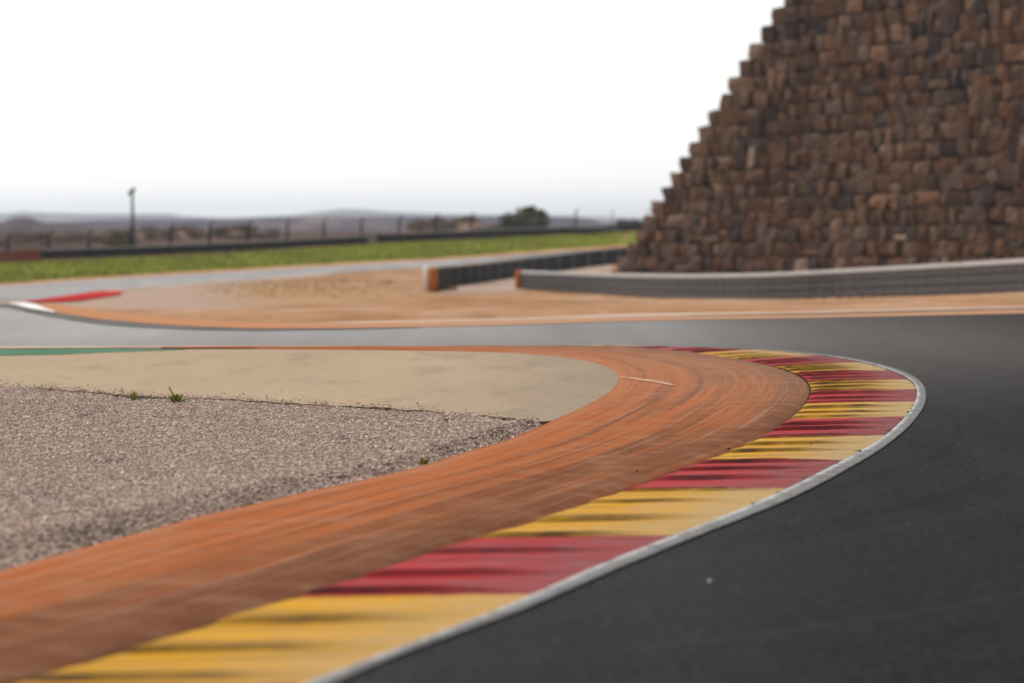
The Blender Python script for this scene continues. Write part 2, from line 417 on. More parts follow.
M = dict(
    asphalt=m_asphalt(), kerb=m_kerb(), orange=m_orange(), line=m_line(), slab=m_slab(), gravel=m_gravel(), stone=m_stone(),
    darkstone=m_darkstone(), wall=m_wall(), dirt=m_dirt(), pale=m_pale(), grass=m_grass(),
    verge=m_strip('dry_verge', (.42, .20, .10), (.50, .30, .18)),
    terracotta=m_terra(),
    dullred=m_strip('dull_red_paint', (.20, .065, .045), (.30, .12, .08)),
    edgepale=m_strip('pale_edge_strip', (.40, .285, .21), (.50, .38, .30)),
    darkband=m_strip('rubbered_asphalt', (.125, .116, .110), (.165, .154, .147), rough=.62),
    green=m_strip('green_paint', (.07, .165, .10), (.13, .22, .15), (.8, .3, 1)),
    redpaint=m_strip('red_kerb_paint', (.36, .030, .028), (.46, .065, .055), rough=.6),
    whitepaint=m_strip('white_kerb_paint', (.66, .64, .62), (.80, .79, .78), rough=.6),
    slabedge=simple('broken_slab_edge', (.19, .145, .105), .95, 0, .6, 18),
    scuff=m_strip('scuffed_concrete', (.40, .20, .12), (.52, .36, .26), (5, 5, 1)),
    galv=simple('weathered_steel_rail', (.060, .053, .052), .6, .12, .35, 1.2),
    galvseam=simple('rail_joint', (.115, .104, .10), .6, .1, .2, 2),
    cap=simple('pale_rail_cap', (.37, .34, .315), .6, .15, .2, 1.0),
    rubber=simple('black_rubber_belt', (.013, .014, .015), .7, .06, .4, 1.0),
    rubseam=simple('rubber_joint', (.10, .10, .096), .65, .1, .2, 2),
    darkrail=simple('dark_rail', (.014, .017, .018), .6, .06, .3, .8),
    darkcap=simple('dull_rail_top', (.15, .135, .12), .6, .1, .2, .8),
    orangep=simple('orange_plastic', (.42, .13, .028), .6, .1, .25, 2.5),
    rust=simple('red_brown_plastic', (.20, .045, .018), .6, .08, .3, 1.5),
    white=simple('white_plastic', (.74, .72, .69), .5, .4, .08, 3),
    post=simple('fence_post_steel', (.020, .018, .019), .6, .1, .2, 2),
    wire=simple('fence_wire', (.10, .095, .09), .5, .5, .1, 2),
    mast=simple('mast_steel', (.026, .023, .022), .6, .1, .2, 2),
    lens=simple('dark_lamp_glass', (.02, .02, .022), .2, .5, .1, 2),
    bark=simple('bark', (.07, .05, .035), .9, .2, .3, 6, .5),
    crumb=simple('rubber_crumb', (.015, .014, .014), .8, .3, .3, 20),
    pebble=simple('white_pebble', (.68, .66, .63), .8, .3, .12, 40),
    hill_mid=m_hill('hill_scrub', [(.3, (.042, .043, .075)), (.47, (.066, .057, .082)), (.58, (.10, .080, .098)), (.70, (.21, .155, .14))]),
    hill_dark=m_hill('dark_hill_scrub', [(.3, (.046, .037, .045)), (.5, (.065, .051, .060)), (.7, (.09, .07, .077))]),
    hill_far=m_hill('far_hill_scrub', [(.3, (.09, .075, .07)), (.7, (.17, .14, .12))]),
    mound=m_hill('scrubby_mound', [(.3, (.10, .062, .042)), (.5, (.17, .105, .07)), (.7, (.26, .165, .11))]),
    leaf=m_leaf('tree_leaf', [(0, (.03, .034, .012)), (.5, (.085, .085, .028)), (.85, (.15, .14, .05)), (1, (.20, .17, .07))]),
    dleaf=m_leaf('dark_leaf', [(0, (.014, .02, .012)), (.6, (.035, .045, .022)), (1, (.07, .08, .035))]),
    dry=m_leaf('dry_leaf', [(0, (.10, .068, .05)), (.5, (.20, .135, .092)), (1, (.32, .22, .15))]),
    olive=m_leaf('olive_leaf', [(0, (.08, .062, .018)), (.5, (.20, .15, .036)), (1, (.30, .23, .06))]),
    weed=m_leaf('weed_leaf', [(0, (.09, .11, .016)), (.6, (.20, .23, .03)), (1, (.30, .29, .06))]),
    straw=m_leaf('straw_blade', [(0, (.36, .235, .125)), (.6, (.52, .345, .19)), (1, (.64, .46, .26))]),
    blade=m_leaf('grass_blade', [(0, (.13, .13, .018)), (.6, (.20, .21, .026)), (1, (.28, .24, .065))]),
)

# ------------------------------------------------------------------ the ground
def axis(dense, far_lo, far_hi, step):
    a = list(np.arange(dense[0], dense[1] + 1e-6, step))
    d, x = step, dense[1]
    while x < far_hi: d *= 1.35; x += d; a.append(min(x, far_hi))
    d, x, pre = step, dense[0], []
    while x > far_lo: d *= 1.35; x -= d; pre.append(max(x, far_lo))
    return np.array(pre[::-1] + a)
gx = axis((-50, 50), -4500, 4500, 1.0); gy = axis((-10, 560), -250, 9300, 2.0)
XX, YY = np.meshgrid(gx, gy)
ZZ = gz(XX, YY) - np.where(YY > 66, .012, .03)
V = np.stack([XX, YY, ZZ], -1).reshape(-1, 3)
tag(obj('ground', V, grid_faces(len(gy), len(gx)), M['dirt'], smooth=True), kind='structure')

def strip_cols(name, mat, xs, lo, hi, n, dz, kind='structure', bumpy=0, **kw):
    """a sheet lying on the ground between two lines of the land (near line lo, far line hi)"""
    V = []
    for k, x in enumerate(xs):
        a, b = G(x, float(lo(x)), dz), G(x, float(hi(x)), dz)
        for t in np.linspace(0, 1, n):
            p = a*(1-t) + b*t
            z = gz(p[0], p[1]) + dz
            if bumpy: z += bumpy * (noise.noise((p[0]*.8, p[1]*.35, 0)))
            V.append((p[0], p[1], float(z)))
    F = grid_faces(len(xs), n)[:, ::-1]
    return tag(obj(name, np.array(V), F, mat, smooth=True), kind=kind, **kw)

# asphalt sheet: everything from behind the camera up to the far edge of the near crossing
far_edge = [(-420, 306), (-160, 307.5), (-60, 305), (8, 303.5), (50, 311), (75, 315.5), (100, 319), (150, 323.5), (200, 326.5), (256, 328.3), (350, 328), (430, 326.8), (512, 325), (600, 321.8), (700, 319.6), (800, 318), (900, 316), (1024, 313.3), (1150, 309.5), (1500, 302)]
xs = np.concatenate([np.linspace(-420, 0, 30), np.linspace(8, 1024, 128), np.linspace(1060, 1500, 14)])
Vt, nrow = [], 26
for x in xs:
    b = G(x, float(yl(far_edge, x)), .006)
    r = b[:2] / b[1]
    ylist = np.concatenate([[-25, 0], np.linspace(6, b[1], nrow - 2)])
    for Yv in ylist:
        xx = r[0] * max(Yv, 6) + (r[0]*40 if Yv < 6 else 0)
        Vt.append((xx, Yv, float(gz(xx, Yv)) + .006))
nA = len(Vt)
F = [tuple(q) for q in grid_faces(len(xs), nrow)[:, ::-1]]
# the road leaving the far corner and climbing to the right
road_lo = [(-420, 309), (-160, 307.5), (-60, 303), (8, 300), (27, 301), (60, 296.5), (100, 290.5), (160, 286), (256, 279), (331, 273.5), (406, 268.5), (460, 265), (520, 259), (580, 253), (640, 247), (720, 240)]
road_hi = [(-420, 300), (-160, 293.5), (0, 286), (64, 281.5), (128, 277.5), (200, 273.5), (256, 270.3), (331, 266), (406, 262.3), (460, 259), (500, 256), (570, 251), (620, 247.3), (640, 245), (720, 238.5)]
xr = np.concatenate([np.linspace(-420, 0, 24), np.linspace(8, 720, 90)])
base = len(Vt)
for x in xr:
    a, b = G(x, float(yl(road_lo, x)), .006), G(x, float(yl(road_hi, x)), .006)
    for t in np.linspace(0, 1, 14):
        p = a*(1-t) + b*t; Vt.append((p[0], p[1], float(gz(p[0], p[1])) + .006))
F += [tuple(q) for q in grid_faces(len(xr), 14, base)[:, ::-1]]
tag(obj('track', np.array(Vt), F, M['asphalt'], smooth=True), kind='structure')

# grass, verges and the sand of the infield
bar_base = [(-420, 281), (-160, 270), (0, 262.5), (40, 260.5), (128, 257.2), (256, 251), (362, 244.4), (378, 242.8), (512, 237), (560, 233.8), (635, 230.8), (760, 227)]
L = lambda pts: (lambda x: yl(pts, x))
xg = np.linspace(-420, 740, 110)
verge_lo = lambda x: yl(road_hi, x) - .1
verge_hi = lambda x: yl(road_hi, x) - 2.2
strip_cols('dirt_verge', M['verge'], xg, verge_lo, verge_hi, 4, .010)
strip_cols('grass_field', M['grass'], xg, verge_hi, lambda x: yl(bar_base, x) + .2, 30, .014, bumpy=.06)

strip_cols('rubbered_edge', M['darkband'], np.linspace(-30, 420, 60), lambda x: yl(far_edge, x) + np.interp(x, [-30, 40, 120, 256, 420], [3, 5.5, 5, 2.5, .6]), lambda x: yl(far_edge, x) + .2, 5, .011)
strip_cols('terracotta_edge', M['terracotta'], np.linspace(28, 1100, 120), lambda x: yl(far_edge, x) - .05,
           lambda x: yl(far_edge, x) - np.interp(x, [28, 40, 60, 100, 175, 256, 350, 600, 800, 1100], [.4, 6.0, 9.0, 8.3, 7.2, 6, 5, 4.2, 3.4, 3.2]), 6, .012)
strip_cols('pale_edge', M['edgepale'], np.linspace(300, 1100, 90), lambda x: yl(far_edge, x) - np.interp(x, [300, 350, 600, 800, 1100], [5.0, 5.1, 4.3, 4.6, 5.6]),
           lambda x: yl(far_edge, x) - np.interp(x, [300, 350, 600, 800, 1100], [5.2, 6.6, 7.4, 6.8, 7.6]), 4, .009)
strip_cols('road_edge_strip', M['edgepale'], np.linspace(105, 330, 50), lambda x: yl(road_lo, x) + 1.6, lambda x: yl(road_lo, x) + .1, 4, .010)
strip_cols('service_path', M['pale'], np.linspace(440, 612, 40), lambda x: yl([(440, 294), (470, 293), (522, 291), (560, 280), (612, 270)], x),
           lambda x: yl([(440, 291), (455, 285), (500, 278), (560, 270.5), (612, 265)], x), 10, .008)

# far corner kerb: red and white paint over a low concrete kerb
def flat_poly(name, mat, pts, dz, h):
    P = [G(x, y, dz) for x, y in pts]
    top = [(p[0], p[1], float(gz(p[0], p[1])) + dz + h) for p in P]; bot = [(p[0], p[1], float(gz(p[0], p[1])) - .02) for p in P]
    n = len(P); V = top + bot
    return V, [tuple(range(n))] + [(i, i + n, (i+1) % n + n, (i+1) % n) for i in range(n)]
kx = np.linspace(26, 121, 24)
V, F = [], []
for x in kx:
    for t in (0, .33, .66, 1):
        lo = yl([(26, 302.2), (75, 301), (121, 294.5)], x); hi = yl([(26, 301), (60, 296.3), (100, 290.5), (121, 290.6)], x)
        p = G(x, lo*(1-t) + hi*t, .02)
        V.append((p[0], p[1], float(gz(p[0], p[1])) + .02 + .03*math.sin(math.pi*t)))
tag(obj('corner_kerb_red', np.array(V), grid_faces(len(kx), 4)[:, ::-1], M['redpaint'], smooth=True), kind='structure')
kx = np.linspace(10, 54, 14)
V = []
for x in kx:
    for t in (0, .5, 1):
        lo = yl([(10, 303), (30, 308.2), (54, 312)], x); hi = yl([(10, 302), (24, 302.2), (34, 303.6), (54, 311.4)], x)
        p = G(x, lo*(1-t) + hi*t, .02); V.append((p[0], p[1], float(gz(p[0], p[1])) + .022 + .02*math.sin(math.pi*t)))
tag(obj('corner_kerb_white', np.array(V), grid_faces(len(kx), 3)[:, ::-1], M['whitepaint'], smooth=True), kind='structure')

# ------------------------------------------------------------------ the near kerb, its edge line and the orange run-off strip
KZ = .035
ST = [  # white-line inner edge, kerb inner edge
    ((30, 800), (-400, 800)), ((180, 735), (-180, 740)), ((310, 683), (15, 683)), ((420, 641), (145, 645)), ((514, 604), (272, 604)), ((585, 572.6), (372, 573)), ((645, 548), (440, 549)),
    ((716, 520), (535, 521)), ((770, 497.5), (601, 498)), ((822, 472), (672, 473)), ((875, 443.4), (747, 444)), ((901, 422), (783, 424)), ((913.5, 406), (803, 407)),
    ((917, 393), (810.5, 394)), ((913, 383), (809.5, 385)), ((900, 374.5), (803, 377.5)), ((880, 367.3), (792, 372.2)), ((855, 361), (777, 367.3)), ((828, 356.6), (760, 363.6)), ((796, 352.9), (738, 359.5)), ((760, 349.7), (708, 354.7)),
    ((725, 347.8), (680, 351.6)), ((690, 346.7), (650, 349.3)), ((650, 346.1), (618, 347.7)), ((600, 345.7), (580, 346.5))]
Wc = spline([P0(*a, .006)[:2] for a, b in ST], 900)
Kc = spline([P0(*b, KZ)[:2] for a, b in ST], 900)
mid = (Wc + Kc) / 2
arc = np.concatenate([[0], np.cumsum(np.linalg.norm(np.diff(mid, axis=0), axis=1))])
bounds = [690, 600, 540, 493, 464, 439, 420, 404.5, 392, 382.7]
bY = [P0(500, y)[1] for y in bounds]
near = np.argmax(mid[:, 1])
barc = [np.interp(b, mid[:near, 1], arc[:near]) for b in bY]
pitch = barc[-1] - barc[-2]
ext = [barc[0] - 3.2*k for k in (3, 2, 1)] + barc + [barc[-1] + pitch*1.05*k for k in range(1, 16)]
sval = np.interp(arc, ext, np.arange(-3, len(ext) - 3)) + 4   # even numbers start yellow
# denser, even in s
n = 2200
sg = np.linspace(sval[0], sval[-1], n)
Wd = np.stack([np.interp(sg, sval, Wc[:, i]) for i in (0, 1)], 1); Kd = np.stack([np.interp(sg, sval, Kc[:, i]) for i in (0, 1)], 1)
nv = 14
vs = np.linspace(0, 1, nv)
ph = np.mod(sg*3 + .12*np.sin(sg*7.3), 1)
saw = np.where(ph < .10, ph/.10, 1 - (ph - .10)/.90)          # steep face towards the camera, long fall behind it
jit = np.array([.75 + .5*noise.noise((math.floor(s*3)*3.7, 1.3, 0)) for s in sg])
V, UV = [], []
for i in range(n):
    for v in vs:
        p = Wd[i]*(1-v) + Kd[i]*v
        z = .006 + (KZ - .012)*v + .030*saw[i]*jit[i]*(min(v/.45, 1)**1.2)*(1 if v < .97 else .6)
        z += .003*noise.noise((p[0]*4, p[1]*4, 0))
        V.append((p[0], p[1], z)); UV.append((sg[i], v))
tag(obj('kerb', np.array(V), grid_faces(n, nv), M['kerb'], uv=np.array(UV), smooth=False), kind='structure')

E = [(180, 800), (275, 735), (362, 683), (440, 647), (520, 620), (575, 598), (650, 566), (716, 538.5), (770, 517), (822, 493), (862, 469), (890, 449), (908, 432), (919, 417), (925.5, 403), (926.5, 393), (923, 383.5), (911, 374.5), (891, 366.8), (865, 360.6), (836, 355.8), (802, 352), (765, 349), (729, 347.2), (692, 346.2), (652, 345.6), (600, 345.3)]
Ec = spline([P0(*e, .010)[:2] for e in E], 900)
def arcp(c, n):
    a = np.concatenate([[0], np.cumsum(np.linalg.norm(np.diff(c, axis=0), axis=1))]); t = np.linspace(0, a[-1], n)
    return np.stack([np.interp(t, a, c[:, i]) for i in (0, 1)], 1), t
# pair the outer edge with the nearest place on the kerb's outer edge
Ed, ta = arcp(Ec, 700)
V, UV = [], []
for i, e in enumerate(Ed):
    w = Wc[np.argmin(np.linalg.norm(Wc - e, axis=1))]; e = w + (e - w)*np.interp(e[1], [20, 28, 33, 45, 49], [.52, .70, 1, .9, .7])
    for v in np.linspace(0, 1, 5):
        p = w*(1-v) + e*v; V.append((p[0], p[1], .0135)); UV.append((ta[i], v))
tag(obj('track_edge_line', np.array(V), grid_faces(len(Ed), 5)[:, ::-1], M['line'], uv=np.array(UV), smooth=True), kind='structure')
# the same line running on along the far leg
strip_cols('far_edge_line', M['edgepale'], np.linspace(-300, 640, 60), lambda x: yl([(-300, 350), (0, 348.3), (200, 347.0), (400, 346.4), (640, 346)], x), lambda x: yl([(-300, 347.4), (0, 346.2), (200, 345.7), (400, 345.6), (640, 345.4)], x), 3, .013)
strip_cols('red_edge_kerb', M['dullred'], np.linspace(120, 640, 60), lambda x: yl([(120, 347.9), (300, 347.8), (500, 347.4), (640, 347)], x), lambda x: yl([(120, 347.2), (300, 346.6), (640, 346)], x), 3, .05)

OR = [  # orange strip: kerb side, infield side
    ((-400, 800), (-850, 800)), ((-180, 740), (-610, 740)), ((15, 683), (-400, 683)), ((145, 645), (-262, 645)), ((272, 604), (-115, 604)), ((372, 573), (0, 573)), ((440, 549), (86, 549)), ((535, 521), (190, 521)), ((601, 498), (284, 499)),
    ((672, 473), (396, 474)), ((716, 457), (453, 457)), ((747, 444), (497, 443.5)), ((783, 424), (548, 422.5)), ((803, 407), (585, 406)), ((810.5, 394), (609, 392)), ((809.5, 385), (617, 381)), ((803, 377.5), (615.5, 374.5)),
    ((792, 372.2), (609, 369)), ((777, 367.3), (598, 364.5)), ((760, 363.6), (583, 360.5)), ((738, 359.5), (562, 357.3)), ((708, 354.7), (530, 354.4)), ((680, 351.6), (500, 352.8)), ((650, 349.3), (453, 351.6)), ((618, 347.7), (410, 350.9)),
    ((580, 347.2), (360, 350.3)), ((480, 347.4), (300, 349.8)), ((360, 347.7), (240, 349.4)), ((180, 348.0), (160, 349.0))]
OZ = .06
Ko = spline([P0(*a, KZ)[:2] for a, b in OR], 800); Oo = spline([P0(*b, .03)[:2] for a, b in OR], 800)
mo = (Ko + Oo)/2; ao = np.concatenate([[0], np.cumsum(np.linalg.norm(np.diff(mo, axis=0), axis=1))])
nv = 34; vs = np.linspace(0, 1, nv)
vs = 1 - (1 - vs)**1.5
V, UV = [], []
for i in range(800):
    wd = np.linalg.norm(Ko[i] - Oo[i])
    for v in vs:                       # v = 0 infield side, 1 kerb side
        p = Oo[i]*(1-v) + Ko[i]*v
        dk = (1-v)*wd; do = v*wd
        rk = min(dk/.22, 1); ro = min(do/.10, 1)
        z = .012 + (OZ - .012)*math.sqrt(max(1 - (1-rk)**2, 0))
        z = min(z, .028 + (OZ - .028)*math.sqrt(max(1 - (1-ro)**2, 0)))
        z += .004*noise.noise((p[0]*1.5, p[1]*.6, 2.0)) * min(rk, ro)
        V.append((p[0], p[1], z)); UV.append((ao[i], v))
# skirts down to the ground on both sides
b = len(V)
nr = 800
Fo = [tuple(q) for q in grid_faces(nr, nv)]
for i in range(nr):
    V.append((*Oo[i], -.01)); UV.append((ao[i], 0))
for i in range(nr-1):
    Fo.append((i*nv, (i+1)*nv, b+i+1, b+i))
tag(obj('runoff_strip', np.array(V), Fo, M['orange'], uv=np.array(UV), smooth=True), kind='structure')
# pale scrape on the strip
sc = spline([P0(x, y, OZ+.006)[:2] for x, y in [(622, 377), (640, 379.3), (658, 381.8), (674, 385.2)]], 40)
V = []
for i, p in enumerate(sc):
    w = .20*math.sin(math.pi*(i+.6)/41)**.6*(1 + .4*noise.noise((i*.5, 0, 0)))
    V += [(p[0] - .02, p[1] - w, OZ+.006), (p[0] + .02, p[1] + w, OZ+.006)]
tag(obj('strip_scrape', np.array(V), grid_faces(40, 2), M['scuff']), kind='structure')

# ------------------------------------------------------------------ tan run-off slab
GB = [(-420, 370), (-200, 378), (0, 388.5), (75, 393), (130, 397.5), (200, 401), (290, 405), (340, 408), (400, 412), (440, 414.3), (480, 417), (510, 420.5), (540, 425)]
gbw = spline([P0(x, y, .012)[:2] for x, y in GB], 300)
# roughen the broken edge
gbw = np.array([(p[0], p[1] + .35*noise.noise((p[0]*1.4, 0, 0)) + .22*noise.noise((p[0]*5, 3, 0)) + .12*noise.noise((p[0]*17, 7, 0))) for p in gbw])
iO0 = int(np.argmin(np.linalg.norm(Oo - gbw[-1], axis=1)))
top = [P0(x, y, .03)[:2] for x, y in [(160, 350.5), (100, 351.8), (0, 355), (-150, 357), (-420, 360)]]
ring = list(gbw) + [Oo[i] + (np.array([.01, 0])) for i in range(iO0 + 2, 796, 2)] + top
bm = bmesh.new()
vv = [bm.verts.new((p[0], p[1], .034)) for p in ring]
fc = bm.faces.new(vv); bm.normal_update()
if fc.normal.z < 0: fc.normal_flip()
bv = [bm.verts.new((p[0], p[1], -.02)) for p in ring]
for i in range(len(ring)):
    j = (i+1) % len(ring); bm.faces.new((vv[i], bv[i], bv[j], vv[j])).material_index = 1
bmesh.ops.triangulate(bm, faces=[fc])
me = bpy.data.meshes.new('runoff_pavement'); bm.to_mesh(me); bm.free(); me.materials.append(M['slab']); me.materials.append(M['slabedge'])
o = bpy.data.objects.new('runoff_pavement', me); COL.objects.link(o); tag(o, kind='structure')
strip_cols('green_edge', M['green'], np.linspace(-420, 185, 40), lambda x: yl([(-420, 362), (0, 355.6), (60, 354.4), (100, 352.6), (185, 349.6)], x), lambda x: yl([(-420, 353), (0, 349), (100, 348.6), (185, 348.6)], x), 3, .038)

# ------------------------------------------------------------------ gravel bed with its stones
nx, nt = 320, 170
gxs = np.linspace(-330, 541, nx)
Oc_px = [(-850, 800), (-610, 740), (-400, 683), (-262, 645), (-115, 604), (0, 573), (86, 549), (190, 521), (284, 499), (396, 474), (453, 457), (497, 443.5), (542, 425.2)]
A = np.array([P0(x, float(yl(GB, x)) - 2.0, .0) for x in gxs]); B = np.array([P0(x, float(yl(Oc_px, x)) + .5, .02) for x in gxs])
def gravel_z(X, Y, de, dg):
    h = .012 + .020*noise.noise((X*1.3, Y*.9, 5)) + .012*noise.noise((X*4, Y*3, 9))
    ridge = math.exp(-((de - .40)/.20)**2)*(.035 + .03*noise.noise((X*2.0, Y*.9, 3)))
    return max(h + ridge, -.004)*min(1, .25 + de/.25)*1.0 + .004 - .022*math.exp(-(dg/.45)**2)
V = np.zeros((nx, nt, 3))
tt = np.linspace(0, 1, nt)
tt = 1/(1/1.0*(1-tt) + tt/.4); tt = (tt - tt[0])/(tt[-1] - tt[0])
tt = np.linspace(0, 1, nt)
for i in range(nx):
    # even steps in the picture's depth: nearer rows closer together
    Yv = 1/np.linspace(1/A[i][1], 1/B[i][1], nt); r = ((gxs[i]-CX)/FOC)/ray(gxs[i], 400)[1]
    for j in range(nt):
        X, Y = r*Yv[j], Yv[j]
        # distance to the strip's edge, across its run
        de = abs(Yv[j] - B[i][1])*.30; dg = abs(Yv[j] - A[i][1])
        V[i, j] = (X, Y, gravel_z(X, Y, de, dg))
vb = V.reshape(-1, 3); fb = grid_faces(nx, nt)
# stones
cell = 0.5*np.linalg.norm(np.cross(V[1:, :-1] - V[:-1, :-1], V[:-1, 1:] - V[:-1, :-1]), axis=-1)
prob = (cell / (1 + (np.linalg.norm(V[:-1, :-1, :2], axis=-1)/26)**2)).ravel(); prob /= prob.sum()
NS = 185000
pick = rng.choice(len(prob), NS, p=prob); ci, cj = np.divmod(pick, nt-1)
a, b = rng.random(NS)[:, None], rng.random(NS)[:, None]
cen = (V[ci, cj]*(1-a) + V[ci+1, cj]*a)*(1-b) + (V[ci, cj+1]*(1-a) + V[ci+1, cj+1]*a)*b
sz = np.clip(rng.lognormal(math.log(.0062), .30, NS), .0035, .018)
cube = np.array([(x, y, z) for x in (-1, 1) for y in (-1, 1) for z in (-1, 1)], float)
cf = np.array([(0,1,3,2), (4,6,7,5), (0,4,5,1), (2,3,7,6), (0,2,6,4), (1,5,7,3)])
sv = cube[None]*(1 + rng.uniform(-.45, .25, (NS, 8, 3)))
ax3 = rng.uniform(.65, 1.2, (NS, 1, 3)); sv = sv*ax3*np.array([1, 1, .75])
th = rng.uniform(0, 2*math.pi, NS); ti = rng.uniform(-.7, .7, NS)
c, s = np.cos(th), np.sin(th); x, y, z = sv[..., 0], sv[..., 1], sv[..., 2]
ct, s2 = np.cos(ti)[:, None], np.sin(ti)[:, None]
y, z = y*ct - z*s2, y*s2 + z*ct
x, y = x*c[:, None] - y*s[:, None], x*s[:, None] + y*c[:, None]
sv = np.stack([x, y, z], -1)*sz[:, None, None] + cen[:, None, :] + np.array([0, 0, 1])*(sz*.35)[:, None, None]
# a few stones kicked out over the slab
ki = rng.choice(NS, 700, replace=False); kd = rng.exponential(.25, 700)
gsrt = np.argsort(gbw[:, 0]); kx_ = cen[ki, 0]; ky_ = np.interp(kx_, gbw[gsrt, 0], gbw[gsrt, 1]) + kd
okk = (kx_ < .05); ki = ki[okk]
sv[ki] += (np.stack([kx_, ky_, np.full(len(kx_), .036)], -1)[okk] - cen[ki])[:, None, :]
# darker stones along the strip
de_ = np.abs(cen[:, 1] - B[ci, 1])*.30
nz = np.array([noise.noise((q[0]*1.6, q[1]*.8, 4.0)) for q in cen])
is_dark = (rng.random(NS) < np.clip(.34*np.exp(-((de_ - .25)/.24)**2)*(1 + 1.2*nz) + .06*(nz > .25), 0, .9)); is_dark[ki] = False
sf = (cf[None] + (np.arange(NS)*8)[:, None, None]).reshape(-1, 4) + len(vb)
V2 = np.concatenate([vb, sv.reshape(-1, 3)]); F2 = np.concatenate([fb, sf])
tag(obj('gravel', V2, F2, [M['gravel'], M['stone'], M['darkstone']], mi=np.concatenate([np.zeros(len(fb)), np.repeat(np.where(is_dark, 2, 1), 6)])), kind='stuff')

# ------------------------------------------------------------------ stone wall
A0 = AT(616, 300, 236)[:2]; B0 = AT(1150, 300, 204)[:2]
Lw = np.linalg.norm(B0 - A0); dv = (B0 - A0)/Lw; nv2 = np.array([dv[1], -dv[0]])
if nv2[1] > 0: nv2 = -nv2
BAT, SIDE = .34, .575
zb = -2.1
n3 = 4
g = np.linspace(-1, 1, n3)
shell, idx = [], {}
for i in range(n3):
    for j in range(n3):
        for k in range(n3):
            if i in (0, n3-1) or j in (0, n3-1) or k in (0, n3-1):
                idx[(i, j, k)] = len(shell); shell.append((g[i], g[j], g[k]))
shell = np.array(shell); sfaces = []
for i in range(n3-1):
    for j in range(n3-1):
        for w in (0, n3-1):
            q = [(w,i,j), (w,i+1,j), (w,i+1,j+1), (w,i,j+1)]; sfaces.append([idx[t] for t in (q if w else q[::-1])])
            q = [(i,w,j), (i,w,j+1), (i+1,w,j+1), (i+1,w,j)]; sfaces.append([idx[t] for t in (q if w else q[::-1])])
            q = [(i,j,w), (i+1,j,w), (i+1,j+1,w), (i,j+1,w)]; sfaces.append([idx[t] for t in (q if w else q[::-1])])
sfaces = np.array(sfaces)
rad = np.linalg.norm(shell, axis=1, keepdims=True)
rounded = shell*.86 + shell/rad*1.25*.14
bvs, nb = [], 0
def block(s, z, w, h, dep, out, ang=0., tilt=0.):
    global nb
    p = rounded*(1 + rng.uniform(-.09, .09, shell.shape)) + rng.uniform(-.05, .05, shell.shape)
    # skew a corner or two so that no block is square
    p[:, 0] += p[:, 2]*rng.uniform(-.16, .16); p[:, 2] += p[:, 0]*rng.uniform(-.12, .12); p[:, 1] += p[:, 2]*rng.uniform(-.15, .2) + p[:, 0]*rng.uniform(-.2, .2)
    p = p*np.array([w/2, dep/2, h/2])
    ca, sa = math.cos(tilt), math.sin(tilt); x, zz = p[:, 0]*ca - p[:, 2]*sa, p[:, 0]*sa + p[:, 2]*ca
    zc = z + h/2
    base = A0 + dv*s - nv2*(BAT*(zc - zb)) + nv2*out
    q = np.empty_like(p); q[:, :2] = base + x[:, None]*dv + p[:, 1][:, None]*nv2; q[:, 2] = zc + zz
    bvs.append(q); nb += 1
def ztop(k, s): # the courses swell upwards and towards the near end
    return zb + k*.78*(1 + .0075*k)*(1 + .20*max(s, 0)/Lw)
rows = 25
for k in range(rows):
    z0 = ztop(k, 0) - zb
    s = SIDE*z0 + rng.uniform(-.13, .13); first = True
    while s < Lw + 2:
        w = float(np.clip(rng.lognormal(math.log(.84), .32), .42, 1.6))*(1 + .15*s/Lw)
        if first: w = max(w, 1.0)
        c = s + w/2
        za, zt = ztop(k, c), ztop(k+1, c); h = zt - za
        out = rng.normal(0, .09); tl = rng.normal(0, .03)
        u = rng.random()
        dz = rng.normal(0, .035)
        if first:
            block(c, za - .03, w, h*1.03, 1.2, abs(out)*.5, 0, 0)
        elif u < .13 and not first:                       # two thin stones in one course
            f = rng.uniform(.35, .65)
            block(c, za + dz, w*.97, h*f*.97, 1.1, out, 0, tl); block(c, za + h*f + dz, w*.95, h*(1-f)*.97, 1.1, out + rng.normal(0, .07), 0, tl)
        elif u < .20 and not first:                    # one tall stone into the next course
            block(c, za + dz, w*.97, h*1.35, 1.25, out + .06, 0, tl)
        else:
            block(c, za + dz, w*rng.uniform(.86, .94), h*rng.uniform(.86, .95), 1.2, out, 0, tl)
        if first:                                       # the returning corner: stones behind the first one
            for q in range(1, 4):
                base_s = c + .1*q
                block(base_s, za + rng.normal(0, .03), w, h*.97, 1.1, out - 1.05*q)
        first = False
        s += w*rng.uniform(.98, 1.04)
BV = np.concatenate(bvs); BF = (sfaces[None] + (np.arange(nb)*len(shell))[:, None, None]).reshape(-1, 4)
wt = thing('stone_wall', 'massive battered wall of rough brown stone blocks rising beside the track', 'stone wall', (float(A0[0]), float(A0[1]), zb))
org = np.array([A0[0], A0[1], zb])
obj('stone_blocks', BV - org, BF, M['wall'], wt)
# earth core behind the facing
core_z = [zb - .3, ztop(rows - 1, 0)]
V = []
for zc in core_z:
    hh = zc - zb
    for (s, back) in ((SIDE*hh + .5, .45 + BAT*hh), (Lw + 1.8, .45 + BAT*hh), (Lw + 1.8, 24), (SIDE*hh + 1.6 , 24)):
        p = A0 + dv*s - nv2*back; V.append((p[0] - org[0], p[1] - org[1], zc - zb))
coremat = simple('dark_earth', (.012, .009, .008), .95, 0, .3, 2)
obj('earth_core', V, [(0,1,2,3)[::-1], (4,5,6,7), (0,1,5,4), (1,2,6,5), (2,3,7,6), (3,0,4,7)], coremat, wt)

